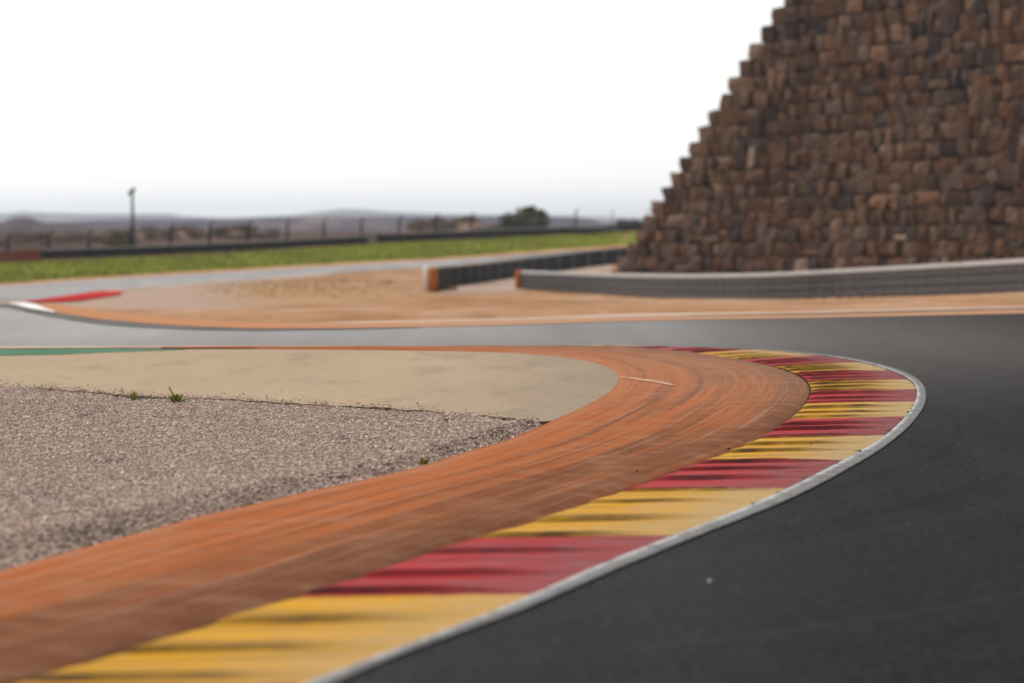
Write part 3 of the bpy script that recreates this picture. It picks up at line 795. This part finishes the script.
# ------------------------------------------------------------------ barriers
WPROF = [(0, -.155), (.012, -.15), (.03, -.13), (.078, -.10), (.083, -.075), (.078, -.05), (.012, -.02), (.006, 0), (.012, .02), (.078, .05), (.083, .075), (.078, .10), (.03, .13), (.012, .15), (0, .155)]
FLAT = [(0, -.155), (.05, -.15), (.06, -.10), (.062, .10), (.05, .15), (0, .155)]
def polyline(pts, step):
    """world base line through photograph points, even spacing"""
    w = [G(x, y) for x, y in pts]
    c = spline([p[:2] for p in w], 400)
    a = np.concatenate([[0], np.cumsum(np.linalg.norm(np.diff(c, axis=0), axis=1))]); n = max(2, int(round(a[-1]/step)) + 1)
    t = np.linspace(0, a[-1], n); c = np.stack([np.interp(t, a, c[:, i]) for i in (0, 1)], 1)
    z = gz(c[:, 0], c[:, 1]); kk = max(1, n//8); zp = np.pad(z, kk, mode='reflect', reflect_type='odd'); z = np.convolve(np.convolve(np.pad(zp, kk, mode='reflect', reflect_type='odd'), np.ones(2*kk+1)/(2*kk+1), 'valid'), [1.0], 'same')[kk:-kk] if n > 12 else z
    tg = np.gradient(c, axis=0); tg /= np.linalg.norm(tg, axis=1)[:, None]
    nn = np.stack([tg[:, 1], -tg[:, 0]], 1)
    fl = np.sum(nn*c, 1) > 0; nn[fl] *= -1          # towards the camera
    return c, z, tg, nn
def extr(c, z, nn, prof, zc, off, org, sc=1.0, close=True):
    V = []
    for i in range(len(c)):
        for (d, h) in prof:
            q = c[i] + nn[i]*(d + off); V.append((q[0] - org[0], q[1] - org[1], z[i] + zc + h*sc - org[2]))
    m = len(prof)
    return np.array(V), grid_faces(len(c), m, closed=close)
def lid(F, m, n):
    return [tuple(q) for q in F] + [tuple(range(m)), tuple((n-1)*m + k for k in range(m))[::-1]]

# the near grey barrier at the foot of the stone wall
gpts = None
c3 = spline([AT(*g) for g in GR], 500)
a_ = np.concatenate([[0], np.cumsum(np.linalg.norm(np.diff(c3[:, :2], axis=0), axis=1))]); t_ = np.linspace(0, a_[-1], int(a_[-1]/1.25) + 1)
c = np.stack([np.interp(t_, a_, c3[:, i]) for i in (0, 1)], 1); z = np.interp(t_, a_, c3[:, 2]) - .02
tg = np.gradient(c, axis=0); tg /= np.linalg.norm(tg, axis=1)[:, None]; nn = np.stack([tg[:, 1], -tg[:, 0]], 1); nn[np.sum(nn*c, 1) > 0] *= -1
org = np.array([*c[0], z[0]])
gb_ = thing('guardrail', 'long curved grey barrier with pale top rim and orange end below the stone wall', 'guardrail', tuple(org))
for k, zc in enumerate((.155, .43, .70)):
    V, F = extr(c, z, nn, FLAT if k else FLAT, zc, .10, org, .80)
    obj('rail', V, lid(F, len(FLAT), len(c)), M['galv'], gb_)
V, F = extr(c, z, nn, [(.0, -.40), (.02, -.40), (.02, .42), (.0, .42)], .43, .06, org)
obj('backing_sheet', V, lid(F, 4, len(c)), M['darkrail'], gb_)
V, F = extr(c, z, nn, [(-.12, -.055), (.19, -.055), (.175, .055), (.06, .085), (-.12, .085)], .885, 0, org)
obj('top_rim', V, lid(F, 5, len(c)), M['cap'], gb_)
for i in range(1, len(c) - 1):
    mb = MB(); p = np.array([c[i][0], c[i][1], z[i] + .41]) - org; t3 = np.array([*tg[i], 0]); n3_ = np.array([*nn[i], 0])
    mb.box(p + n3_*.085, t3*.035, n3_*.082, np.array([0, 0, .42])); mb.build('post', M['galvseam'], gb_)
mb = MB(); p = np.array([c[0][0], c[0][1], z[0] + .46]) - org
t3 = np.array([*tg[0], 0]); n3_ = np.array([*nn[0], 0])
mb.tube([p + n3_*.50 + (.30, 0, -.47), p + n3_*.50 + (.30, 0, .47), p + n3_*.50 + (.30, 0, .54)], [.22, .22, .15], 20)
mb.build('orange_end', M['orangep'], gb_, True)

# the black belt barrier beyond it
tpts = [(431, 292), (446, 287.2), (470, 284), (500, 279.3), (530, 275), (560, 270.6), (590, 266.3), (620, 262.6), (650, 259), (690, 256)]
c, z, tg, nn = polyline(tpts, 1.0)
org = np.array([*c[0], z[0]])
tb = thing('rubber_barrier', 'black rubber belt barrier with orange and white end post behind the grey one', 'barrier', tuple(org))
i = 0
PL = 6
while i + PL < len(c):
    sl = slice(i, i + PL + 1)
    jit_ = rng.uniform(-.015, .015)
    V, F = extr(c[sl], z[sl], nn[sl], [(-.30, 0), (.0, 0), (.03, .3), (.0, .55), (.03, .8), (.0, 1.04), (-.30, 1.04)], 0, jit_, org)
    obj('belt_panel', V, lid(F, 7, PL + 1), M['rubber'], tb)
    j = i + PL
    if j < len(c) - 1:
        mb = MB(); p = np.array([c[j][0], c[j][1], z[j] + .52]) - org; t3 = np.array([*tg[j], 0]); n3_ = np.array([*nn[j], 0])
        mb.box(p + n3_*.03, t3*.30, n3_*.045, np.array([0, 0, .50])); mb.build('joint_strap', M['rubseam'], tb)
    i += PL
mb = MB(); p = np.array([c[0][0], c[0][1], z[0]]) - org
q = np.array([*nn[0], 0]); t3 = np.array([*tg[0], 0])
mb.tube([p + (.10, -.25, 0), p + (.10, -.25, 1.06), p + (.10, -.25, 1.11)], [.21, .21, .15], 20); mb.build('orange_end', M['orangep'], tb, True)
mb = MB(); mb.tube([p + (-.20, -.05, .0), p + (-.20, -.05, 1.12), p + (-.20, -.05, 1.18)], [.15, .15, .10], 20); mb.build('white_end', M['white'], tb, True)

# far barriers beyond the grass
def far_barrier(name, label, pts, h, mat, capm, step=4.0, rails=3):
    c, z, tg, nn = polyline(pts, step)
    org = np.array([*c[0], z[0]])
    t = thing(name, label, 'barrier', tuple(org))
    hh = (h - .14)/rails
    for k in range(rails):
        V, F = extr(c, z, nn, WPROF, .04 + hh*(k + .5), .10, org, hh/.33)
        obj('rail', V, lid(F, len(WPROF), len(c)), mat, t)
    V, F = extr(c, z, nn, [(-.15, -.05), (.19, -.05), (.17, .03), (.0, .07), (-.15, .05)], h - .06, 0, org)
    obj('top_rim', V, lid(F, 5, len(c)), capm, t)
    for i in range(len(c)):
        mb = MB(); p = np.array([c[i][0], c[i][1], z[i] + h*.45]) - org
        t3 = np.array([*tg[i], 0]); n3_ = np.array([*nn[i], 0])
        mb.box(p + n3_*.0, t3*.06, n3_*.09, np.array([0, 0, h*.45])); mb.build('post', M['post'], t)
    return t
far_barrier('guardrail', 'long dark low barrier between the far grass and fence, left of the gap', [(40, 260.6), (90, 258.8), (128, 257.2), (190, 254.2), (256, 251), (310, 247.6), (366, 244.4)], .86, M['darkrail'], M['darkcap'])
far_barrier('guardrail', 'dark low barrier running from the gap to the stone wall past the round tree', [(378, 243.2), (440, 240.4), (512, 237.2), (560, 234.4), (600, 232.5), (650, 230.4), (690, 229)], .92, M['darkrail'], M['darkcap'])
# gap gate between them
p1, p2 = G(367.5, 244.2), G(377, 243.3)
gt = thing('barrier_gate', 'pale grey gate panel closing the gap between two dark barriers', 'gate', tuple(p1))
mb = MB(); d3 = p2 - p1
for k in range(4):
    mb.box(d3/2 + np.array([0, 0, .14 + .2*k]), d3/2*.98, np.array([0, .03, 0]), np.array([0, 0, .07]))
mb.build('gate_bars', M['darkcap'], gt)
for e in (0, 1):
    mb = MB(); mb.box(d3*e + np.array([0, .06, .42]), np.array([.05, 0, 0]), np.array([0, .05, 0]), np.array([0, 0, .44])); mb.build('gate_post', M['galvseam'], gt)
# orange-brown plastic barrier blocks at the left end
c, z, tg, nn = polyline([(-48, 265.2), (0, 262.4), (39, 260.7)], 2.05)
def water_block(i):
    org = np.array([*((c[i] + c[i+1])/2), (z[i] + z[i+1])/2]); d = (c[i+1] - c[i]); ln = np.linalg.norm(d); ang = math.atan2(d[1], d[0])
    t = thing('plastic_barrier', None, 'plastic barrier', tuple(org), ang, 'red-brown plastic barriers beyond the grass')
    prof = [(-.28, 0), (.28, 0), (.28, .18), (.15, .42), (.12, .82), (-.12, .82), (-.15, .42), (-.28, .18)]
    V = [(sx*ln*.485, a, b) for sx in (-1, 1) for a, b in prof]
    F = [(k, (k+1) % 8, 8 + (k+1) % 8, 8 + k) for k in range(8)] + [tuple(range(8))[::-1], tuple(range(8, 16))]
    obj('barrier_body', V, F, M['rust'], t)
    mb = MB(); mb.tube([(0, 0, .82), (0, 0, .87)], .06, 10); mb.build('filler_cap', M['darkcap'], t)
    t['label'] = 'red-brown plastic barrier block in the row at the left end of the dark barrier'
for i in range(len(c) - 1): water_block(i)

# debris fence behind the far barriers: one fence, posts with bent tops
posts_px = [-74, -34, 7, 48, 88, 129, 170, 209, 247.5, 287, 323.5, 361, 399, 435, 471, 506, 541, 576, 612, 648]
top_y = np.interp(posts_px, [-74, 7, 48, 88, 170, 247, 287, 361, 435, 471, 576, 612, 648], [236, 232.5, 231, 229.5, 224, 221, 219, 217.5, 214.5, 213, 209, 208, 207])
org = np.array(G(7, float(yl(bar_base, 7)) - .5))
fe = thing('debris_fence', 'tall wire debris fence on dark posts with bent tops behind the far barriers', 'fence', tuple(org))
heads = []
for px, ty in zip(posts_px, top_y):
    b = G(px, float(yl(bar_base, px)) - .9); tp = AT(px, ty, b[1] + .6)
    h = tp[2] - b[2]; b = b + np.array([0, .6, 0])
    mb = MB(); q = b - org
    mb.tube([q, q + (0, 0, h*.72), q + (.02, -.02, h*.86), q + (.16, -.10, h*.95), q + (.34, -.2, h)], [.11, .105, .10, .09, .085], 8)
    mb.build('post', M['post'], fe, True); heads.append((q, h))
mb = MB()
for (a, ha), (b, hb) in zip(heads[:-1], heads[1:]):
    for k in range(1, 9):
        f = .28 + k*.072
        mb.tube([a + (0, -.05, ha*f), b + (0, -.05, hb*f)], .009, 4, cap=False)
    for k in range(1, 14):
        t = k/14; p = a*(1-t) + b*t; h = ha*(1-t) + hb*t
        mb.tube([p + (0, -.06, .05), p + (0, -.06, h*.86)], .007, 4, cap=False)
mb.build('wire_mesh', M['wire'], fe)

# lamp mast behind the fence
b = G(131, float(yl(bar_base, 131)) - 1.0); b = b + np.array([0, 1.6, 0]); b[2] = float(gz(b[0], b[1])); tp = AT(131, 188, b[1]); h = tp[2] - b[2]
lm = thing('lamp_mast', 'thin dark mast with small lamps on top behind the fence', 'mast', tuple(b))
mb = MB(); mb.tube([(0, 0, 0), (0, 0, h*.42)], [.22, .19], 12); mb.tube([(0, 0, h*.42), (0, 0, h*.45), (-.06, 0, h*.97)], [.19, .12, .10], 12); mb.build('pole', M['mast'], lm, True)
mb = MB(); mb.tube([(-.30, 0, h*.94), (.12, 0, h*.965)], .045, 8); mb.build('cross_arm', M['mast'], lm)
for sx, zz in ((-.22, .925), (.06, .975)):
    mb = MB(); mb.box((sx, -.1, h*zz), (.15, 0, .02), (0, .2, -.05), (-.01, .02, .11)); hd = mb.build('lamp_head', M['mast'], lm)
    mb = MB(); mb.box((sx, -.31, h*zz + .05), (.12, 0, .02), (0, .012, 0), (0, 0, .08)); mb.build('lamp_glass', M['lens'], hd)

# ------------------------------------------------------------------ plants
def crown_mesh(rx, ry, rz, n, leaf, seed, dome=True, clumps=60):
    r = np.random.default_rng(seed)
    cc = []
    while len(cc) < clumps:
        p = r.normal(size=3); p /= np.linalg.norm(p); p *= r.uniform(.30, .80)
        if dome and p[2] < -.45: continue
        cc.append(p)
    cc = np.array(cc); cr = r.uniform(.20, .34, clumps)
    i = r.integers(0, clumps, n); d = r.normal(size=(n, 3)); d /= np.linalg.norm(d, axis=1)[:, None]
    P = (cc[i] + d*(cr[i]*r.random(n)**.4)[:, None])*np.array([rx, ry, rz])
    a = r.normal(size=(n, 3)); a /= np.linalg.norm(a, axis=1)[:, None]; b = np.cross(a, r.normal(size=(n, 3))); b /= np.linalg.norm(b, axis=1)[:, None]
    s = leaf*r.uniform(.6, 1.4, n)[:, None]
    V = np.stack([P - a*s, P + b*s*.55, P + a*s, P - b*s*.55], 1).reshape(-1, 3)
    return V, np.arange(n*4).reshape(-1, 4)
def plant(name, label, cat, base, w, h, leafmat, n, seed, leaf=.16, group=None, stem=.35, depth=None):
    t = thing(name, label, cat, tuple(base), 0, group)
    rz = h*.62
    V, F = crown_mesh(w/2, (depth or w)/2, rz, n, leaf, seed); V[:, 2] += h - rz*.97
    V[:, 2] = np.where(V[:, 2] < .03, .03 + np.abs(V[:, 2])*.25, V[:, 2])
    obj('crown' if name == 'tree' else 'foliage', V, F, leafmat, t)
    mb = MB(); r = random.Random(seed)
    mb.tube([(0, 0, -.1), (0.03, 0, h*.3), (0, .02, h*.5)], [w*.035, w*.028, w*.02], 8)
    for k in range(6):
        a = k*1.05 + r.random(); mb.tube([(0, 0, h*(.2 + .05*k)), (math.cos(a)*w*.18, math.sin(a)*w*.18, h*(.48 + .04*k)), (math.cos(a)*w*.32, math.sin(a)*w*.32, h*(.62 + .04*k))], [w*.018, w*.012, w*.005], 6)
    mb.build('trunk' if name == 'tree' else 'stem', M['bark'], t)
    return t
def sit(px, Y):
    X = (px - CX)/FOC*Y; return np.array([X, Y, float(gz(X, Y))])
def hgt(py, base): return float(AT(512, py, base[1])[2] - base[2])

b = sit(527, 450); plant('tree', 'round dark green tree beyond the far fence, only full crown on the skyline', 'tree', b, 7.1, hgt(206.5, b), M['leaf'], 5200, 3, .20, stem=.10)
b = sit(628, 520); plant('tree', 'low dark tree on the skyline touching the stone wall edge', 'tree', b, 7.0, hgt(218.5, b), M['dleaf'], 4000, 4, .2, stem=.1)
b = sit(118, 352); plant('shrub', 'yellowish olive shrub behind the fence beside the lamp mast', 'shrub', b, 4.2, hgt(228.5, b), M['olive'], 3500, 5, .14, stem=.1)
b = sit(221, 400); plant('shrub', 'small round dark green bush on the brown mound behind the fence', 'shrub', b, 1.5, hgt(227.5, b), M['dleaf'], 1200, 6, .1, stem=.2)

# low mounds, hills
def ridge(name, mat, pts, D, zfoot, front, back, step=4, amp=.0, seed=0):
    a = np.array(pts, float); px = np.arange(a[0, 0], a[-1, 0] + .1, step); sm = spline(a, 600)
    yy = np.interp(px, sm[:, 0], sm[:, 1])
    rowsY = [D - front, D - front*.72, D - front*.45, D - front*.2, D, D + back*.4, D + back]
    prof = [0, .22, .55, .86, 1, .8, 0]
    V = []
    for x, y in zip(px, yy):
        crest = AT(x, y, D)[2]
        for Yv, f in zip(rowsY, prof):
            nn_ = 1 + .22*noise.noise((x*.05 + seed, Yv/D*9, seed)) if 0 < f < 1 else 1
            X = (x - CX)/FOC*D*(.5 + .5*Yv/D)
            base_ = zfoot if zfoot is not None else float(gz(X, Yv)) - .3
            V.append((X, Yv, base_ + (crest - base_)*min(f*nn_, 1.0) + (amp*noise.noise((x*.4, seed, 0)) if f == 1 else 0)))
    return tag(obj(name, np.array(V), grid_faces(len(px), 7)[:, ::-1], mat, smooth=True), kind='structure')
ridge('hill', M['mound'], [(60, 246), (90, 241), (130, 235), (165, 231.5), (185, 230.3), (215, 230), (245, 230.5), (262, 232.5), (280, 238), (300, 246)], 440, None, 60, 40, 2, .25, 1)
ridge('hill', M['mound'], [(396, 236), (408, 229), (420, 223.5), (440, 221.2), (465, 221), (482, 222.5), (496, 228), (508, 234)], 500, None, 35, 40, 2, .3, 2)
ridge('hill', M['hill_dark'], [(-320, 224), (-150, 222.5), (-60, 225), (-10, 223.5), (5, 221), (13, 217.9), (20, 217), (29, 217.3), (36, 219.5), (45, 222), (62, 223.2), (90, 224.5), (130, 227), (190, 231)], 760, -7, 120, 120, 3, .06, 3)
ridge('hill', M['hill_mid'], [(-420, 222), (-200, 221), (0, 223), (40, 222.6), (70, 221.6), (100, 220), (150, 219), (200, 219.4), (235, 219.2), (256, 218), (300, 217), (360, 216.6), (430, 216.8), (500, 217.4), (555, 217), (580, 217.8), (592, 219.6), (602, 222.6), (615, 225), (660, 228), (760, 232)], 1250, -13.5, 330, 250, 3, .1, 4)
ridge('hill', M['hill_far'], [(-420, 216), (-200, 214.5), (0, 213.4), (20, 211.8), (60, 213), (120, 213.4), (172, 213.8), (182, 215.6), (230, 217.5), (290, 215), (320, 211.5), (340, 209.4), (362, 209.6), (400, 212), (450, 213.6), (520, 215), (600, 217), (700, 218), (900, 216), (1200, 217)], 8300, -16, 1500, 900, 4, .5, 5)

# dry scrub on the mounds
def copy_tree(o, parent=None):
    c = o.copy(); COL.objects.link(c)
    if parent: c.parent = parent
    for ch in [x for x in bpy.data.objects if x.parent == o and x is not c]: copy_tree(ch, c)
    return c
GL = 'dry brown shrubs behind the far fence'
proto = plant('dry_shrub', 'dry brown shrub among similar ones on the mound left of the fence gap', 'shrub', (0, 0, 0), 2.2, .85, M['dry'], 700, 11, .11, GL, stem=.05)
r = random.Random(5); first = True
def mound_z(px, Y, D, crest_y, front, back):
    X = (px-CX)/FOC*Y; base_ = float(gz(X, Y)); return X, base_
spots1 = [(r.uniform(150, 276), r.uniform(392, 432)) for _ in range(44)]
spots2 = [(r.uniform(408, 494), r.uniform(472, 498)) for _ in range(24)]
spots3 = [(r.uniform(-10, 100), r.uniform(345, 400)) for _ in range(16)]
dg = bpy.context.evaluated_depsgraph_get(); dg.update()
hills_ = [o for o in bpy.data.objects if o.name.startswith('hill')][:2]
def drop(px, Y):
    X = (px - CX)/FOC*Y; z = float(gz(X, Y))
    for hsrf in hills_:
        ok, loc, nrm, ix = hsrf.ray_cast(Vector((X, Y, 80)), Vector((0, 0, -1)))
        if ok: z = max(z, loc.z)
    return X, Y, z
for spots, lab in ((spots1, 'dry brown shrub among similar ones on the mound left of the fence gap'), (spots2, 'dry brown shrub on the dark mound left of the round tree'), (spots3, 'dry brown shrub on the flat ground behind the red-brown plastic barriers')):
    for px, Y in spots:
        o = proto if first else copy_tree(proto); first = False
        o.location = drop(px, Y); o['label'] = lab; s_ = r.uniform(.6, 1.25); o.scale = (s_*1.1, s_, s_*r.uniform(.7, 1.0)); o.rotation_euler.z = r.uniform(0, 6.28)

# weeds on the gravel edge
def weed(name, label, px, py, w, h, n, seed, stalk=None, mat='weed'):
    p = P0(px, py, .012); t = thing(name, label, 'weed', tuple(p)); r = random.Random(seed); mb = MB()
    for k in range(n):
        a = r.uniform(0, 6.28); l = h*r.uniform(.45, 1.0); sp = w*r.uniform(.08, .5)
        b0 = np.array([math.cos(a)*sp*.45, math.sin(a)*sp*.3, 0]); b1 = b0 + np.array([math.cos(a)*sp*.5, math.sin(a)*sp*.4, l*.7]); b2 = b1 + np.array([math.cos(a)*sp*.35, math.sin(a)*sp*.2, l*.28])
        sd = np.array([-math.sin(a), math.cos(a), .2])*r.uniform(.004, .009)
        mb.add([b0 - sd*.5, b0 + sd*.5, b1 + sd, b1 - sd, b2], [(0, 1, 2, 3), (3, 2, 4)])
    mb.build('leaves', M[mat], t)
    if stalk:
        mb = MB(); mb.tube([(0, 0, 0), (-.03, 0, stalk*.5), (stalk*-.35, 0, stalk)], [.004, .003, .002], 5)
        for k in range(6):
            q = np.array([-.02*k/2 - .01, 0, stalk*(.4 + .1*k)]); mb.box(q, (.008, 0, .004), (0, .004, 0), (0, 0, .006))
        mb.build('stalk', M[mat], t)
weed('weed', 'bright green weed clump with one thin stalk on the gravel edge', 176, 403.5, .20, .10, 80, 1, .15)
weed('weed', 'small green sprig standing alone on the gravel edge, left of the stalked clump', 133.5, 400.5, .08, .095, 30, 2)
weed('weed', 'dark green weed tuft where the gravel meets the orange strip', 424.5, 465, .085, .05, 34, 3)
# grass tufts by the end of the black barrier
b = G(442, 291); t = thing('grass_tuft', 'yellow-green grass tuft at the foot of the black barrier end', 'grass tuft', tuple(b)); r = random.Random(9); mb = MB()
for k in range(160):
    a = r.uniform(0, 6.28); q = np.array([r.uniform(-.5, .7), r.uniform(-.4, .4), 0]); l = r.uniform(.15, .38)
    e = q + np.array([math.cos(a)*.12, math.sin(a)*.12, l]); sd = np.array([.012, 0, 0]); mb.add([q - sd, q + sd, e], [(0, 1, 2)])
mb.build('blades', M['olive'], t)
# grass blades over the field
n = 7000
V = np.zeros((n, 3, 3)); k = 0
rr = np.random.default_rng(21)
pxs = rr.uniform(-60, 660, n); tv = rr.random(n)
lo = yl(road_hi, pxs) - 2.4; hi = yl(bar_base, pxs) + .3
pxc = np.linspace(-70, 670, 75); la = np.array([G(x, float(yl(road_hi, x)) - 2.4) for x in pxc]); lb = np.array([G(x, float(yl(bar_base, x)) + .3) for x in pxc])
Ya, Yb = np.interp(pxs, pxc, la[:, 1]), np.interp(pxs, pxc, lb[:, 1])
Yv = Ya*(1 - tv) + Yb*tv; Xv = (pxs - CX)/FOC*Yv; Zv = gz(Xv, Yv)
hgt_ = rr.uniform(.05, .17, n); wd = rr.uniform(.04, .12, n)
V[:, 0] = np.stack([Xv - wd, Yv, Zv - .01], 1); V[:, 1] = np.stack([Xv + wd, Yv, Zv - .01], 1); V[:, 2] = np.stack([Xv + rr.normal(0, .08, n), Yv + rr.normal(0, .08, n), Zv + hgt_], 1)
tag(obj('grass', V.reshape(-1, 3), np.arange(n*3).reshape(-1, 3), M['blade']), kind='stuff')

# dry grass on the low rise inside the far corner
n = 1100
pxs = 300 + 62*rr.normal(0, 1, n); pys = 284 + 5.5*rr.normal(0, 1, n); kp = (pxs > 190) & (pxs < 418) & (pys < 297) & (pys > yl(road_lo, pxs) + 2.5)
Yg = np.interp(pys, np.arange(268, 300), [G(300, y)[1] for y in range(268, 300)])[kp]; Xg = (pxs[kp] - CX)/FOC*Yg; Zg = gz(Xg, Yg); n = len(Xg)
hg, wg = rr.uniform(.03, .09, n), rr.uniform(.03, .09, n); V = np.zeros((n, 3, 3))
V[:, 0] = np.stack([Xg - wg, Yg, Zg - .03], 1); V[:, 1] = np.stack([Xg + wg, Yg, Zg - .03], 1); V[:, 2] = np.stack([Xg + rr.normal(0, .1, n), Yg + rr.normal(0, .1, n), Zg + hg], 1)
tag(obj('dry_grass', V.reshape(-1, 3), np.arange(n*3).reshape(-1, 3), M['straw']), kind='stuff')

# small loose things on the near ground
def lump(name, label, cat, p, r0, mat, seed, flat=.7):
    bm = bmesh.new(); bmesh.ops.create_icosphere(bm, subdivisions=2, radius=r0)
    for v in bm.verts:
        v.co *= 1 + .35*noise.noise(v.co*(1.4/r0) + Vector((seed, 0, 0))); v.co.z *= flat
    me = bpy.data.meshes.new(name); bm.to_mesh(me); bm.free(); me.materials.append(mat)
    o = bpy.data.objects.new(name, me); COL.objects.link(o); o.location = (p[0], p[1], p[2] + r0*flat*.75); return tag(o, label, cat)
lump('pebble', 'small white pebble alone on the dark asphalt', 'pebble', P0(709.5, 582, .006), .009, M['pebble'], 1)
for k, (px, py, z, r0, lab) in enumerate([(860, 451.5, .02, .010, 'black rubber crumb on the yellow kerb near the white line'), (811, 444, .05, .007, 'small black rubber crumb on the yellow kerb, mid width'), (729, 449.5, .055, .011, 'black rubber crumb at the kerb edge beside the orange strip'),
        (637, 471.5, .062, .008, 'dark crumb on the orange strip nearest the red kerb stripe'), (630, 452, .062, .007, 'tiny dark crumb on the orange strip up the curve')]):
    lump('rubber_crumb', lab, 'rubber crumb', P0(px, py, z), r0, M['crumb'], k + 3)

# ------------------------------------------------------------------ haze
hz = MB(); hz.box((0, 4600, 14.0), (4900, 0, 0), (0, 5000, 0), (0, 0, 32.0))
hm = bpy.data.materials.new('haze'); hm.use_nodes = True; nt_ = hm.node_tree; nt_.nodes.remove(nt_.nodes['Principled BSDF'])
pv = nt_.nodes.new('ShaderNodeVolumePrincipled'); pv.inputs['Color'].default_value = (.74, .85, 1.0, 1); pv.inputs['Density'].default_value = 9e-5; pv.inputs['Anisotropy'].default_value = .3
nt_.links.new(pv.outputs[0], nt_.nodes['Material Output'].inputs['Volume'])
tag(hz.build('haze', hm), kind='stuff')

# ------------------------------------------------------------------ light, sky, camera
SUN_EL, SUN_AZ = 55.0, -50.0        # azimuth from +Y, clockwise positive (towards +X)
w = bpy.data.worlds.new('World'); S.world = w; w.use_nodes = True
nt_ = w.node_tree; bg = nt_.nodes['Background']
sky = nt_.nodes.new('ShaderNodeTexSky'); sky.sky_type = 'NISHITA'; sky.sun_disc = False
sky.sun_elevation = math.radians(SUN_EL); sky.sun_rotation = math.radians(SUN_AZ); sky.air_density = 1.0; sky.dust_density = .6; sky.ozone_density = 1.0; sky.altitude = 300
hsv = nt_.nodes.new('ShaderNodeHueSaturation'); hsv.inputs['Saturation'].default_value = .16
nt_.links.new(sky.outputs[0], hsv.inputs['Color']); nt_.links.new(hsv.outputs[0], bg.inputs['Color']); bg.inputs['Strength'].default_value = .074
sl = bpy.data.lights.new('sun', 'SUN'); sl.energy = 1.5; sl.angle = math.radians(14); sl.color = (1, .94, .86)
so = bpy.data.objects.new('sun', sl); COL.objects.link(so)
el, az = math.radians(SUN_EL), math.radians(SUN_AZ)
d = Vector((math.sin(az)*math.cos(el), math.cos(az)*math.cos(el), math.sin(el)))
so.rotation_euler = d.to_track_quat('Z', 'Y').to_euler()
cd = bpy.data.cameras.new('camera'); co = bpy.data.objects.new('camera', cd); COL.objects.link(co)
co.location = (0, 0, CAMZ); co.rotation_euler = (math.pi/2 - PITCH, 0, 0)
cd.sensor_width = 36; cd.lens = FOC*36/1024; cd.clip_start = .1; cd.clip_end = 30000
cd.dof.use_dof = True; cd.dof.focus_distance = 31.5; cd.dof.aperture_fstop = 2.3
S.camera = co
S.view_settings.view_transform = 'Standard'; S.view_settings.look = 'None'; S.view_settings.exposure = 1.14; S.view_settings.gamma = 1
S.view_settings.use_curve_mapping = False
S.render.engine = 'CYCLES'; S.cycles.use_denoising = True
S.cycles.max_bounces = 6; S.cycles.volume_bounces = 1
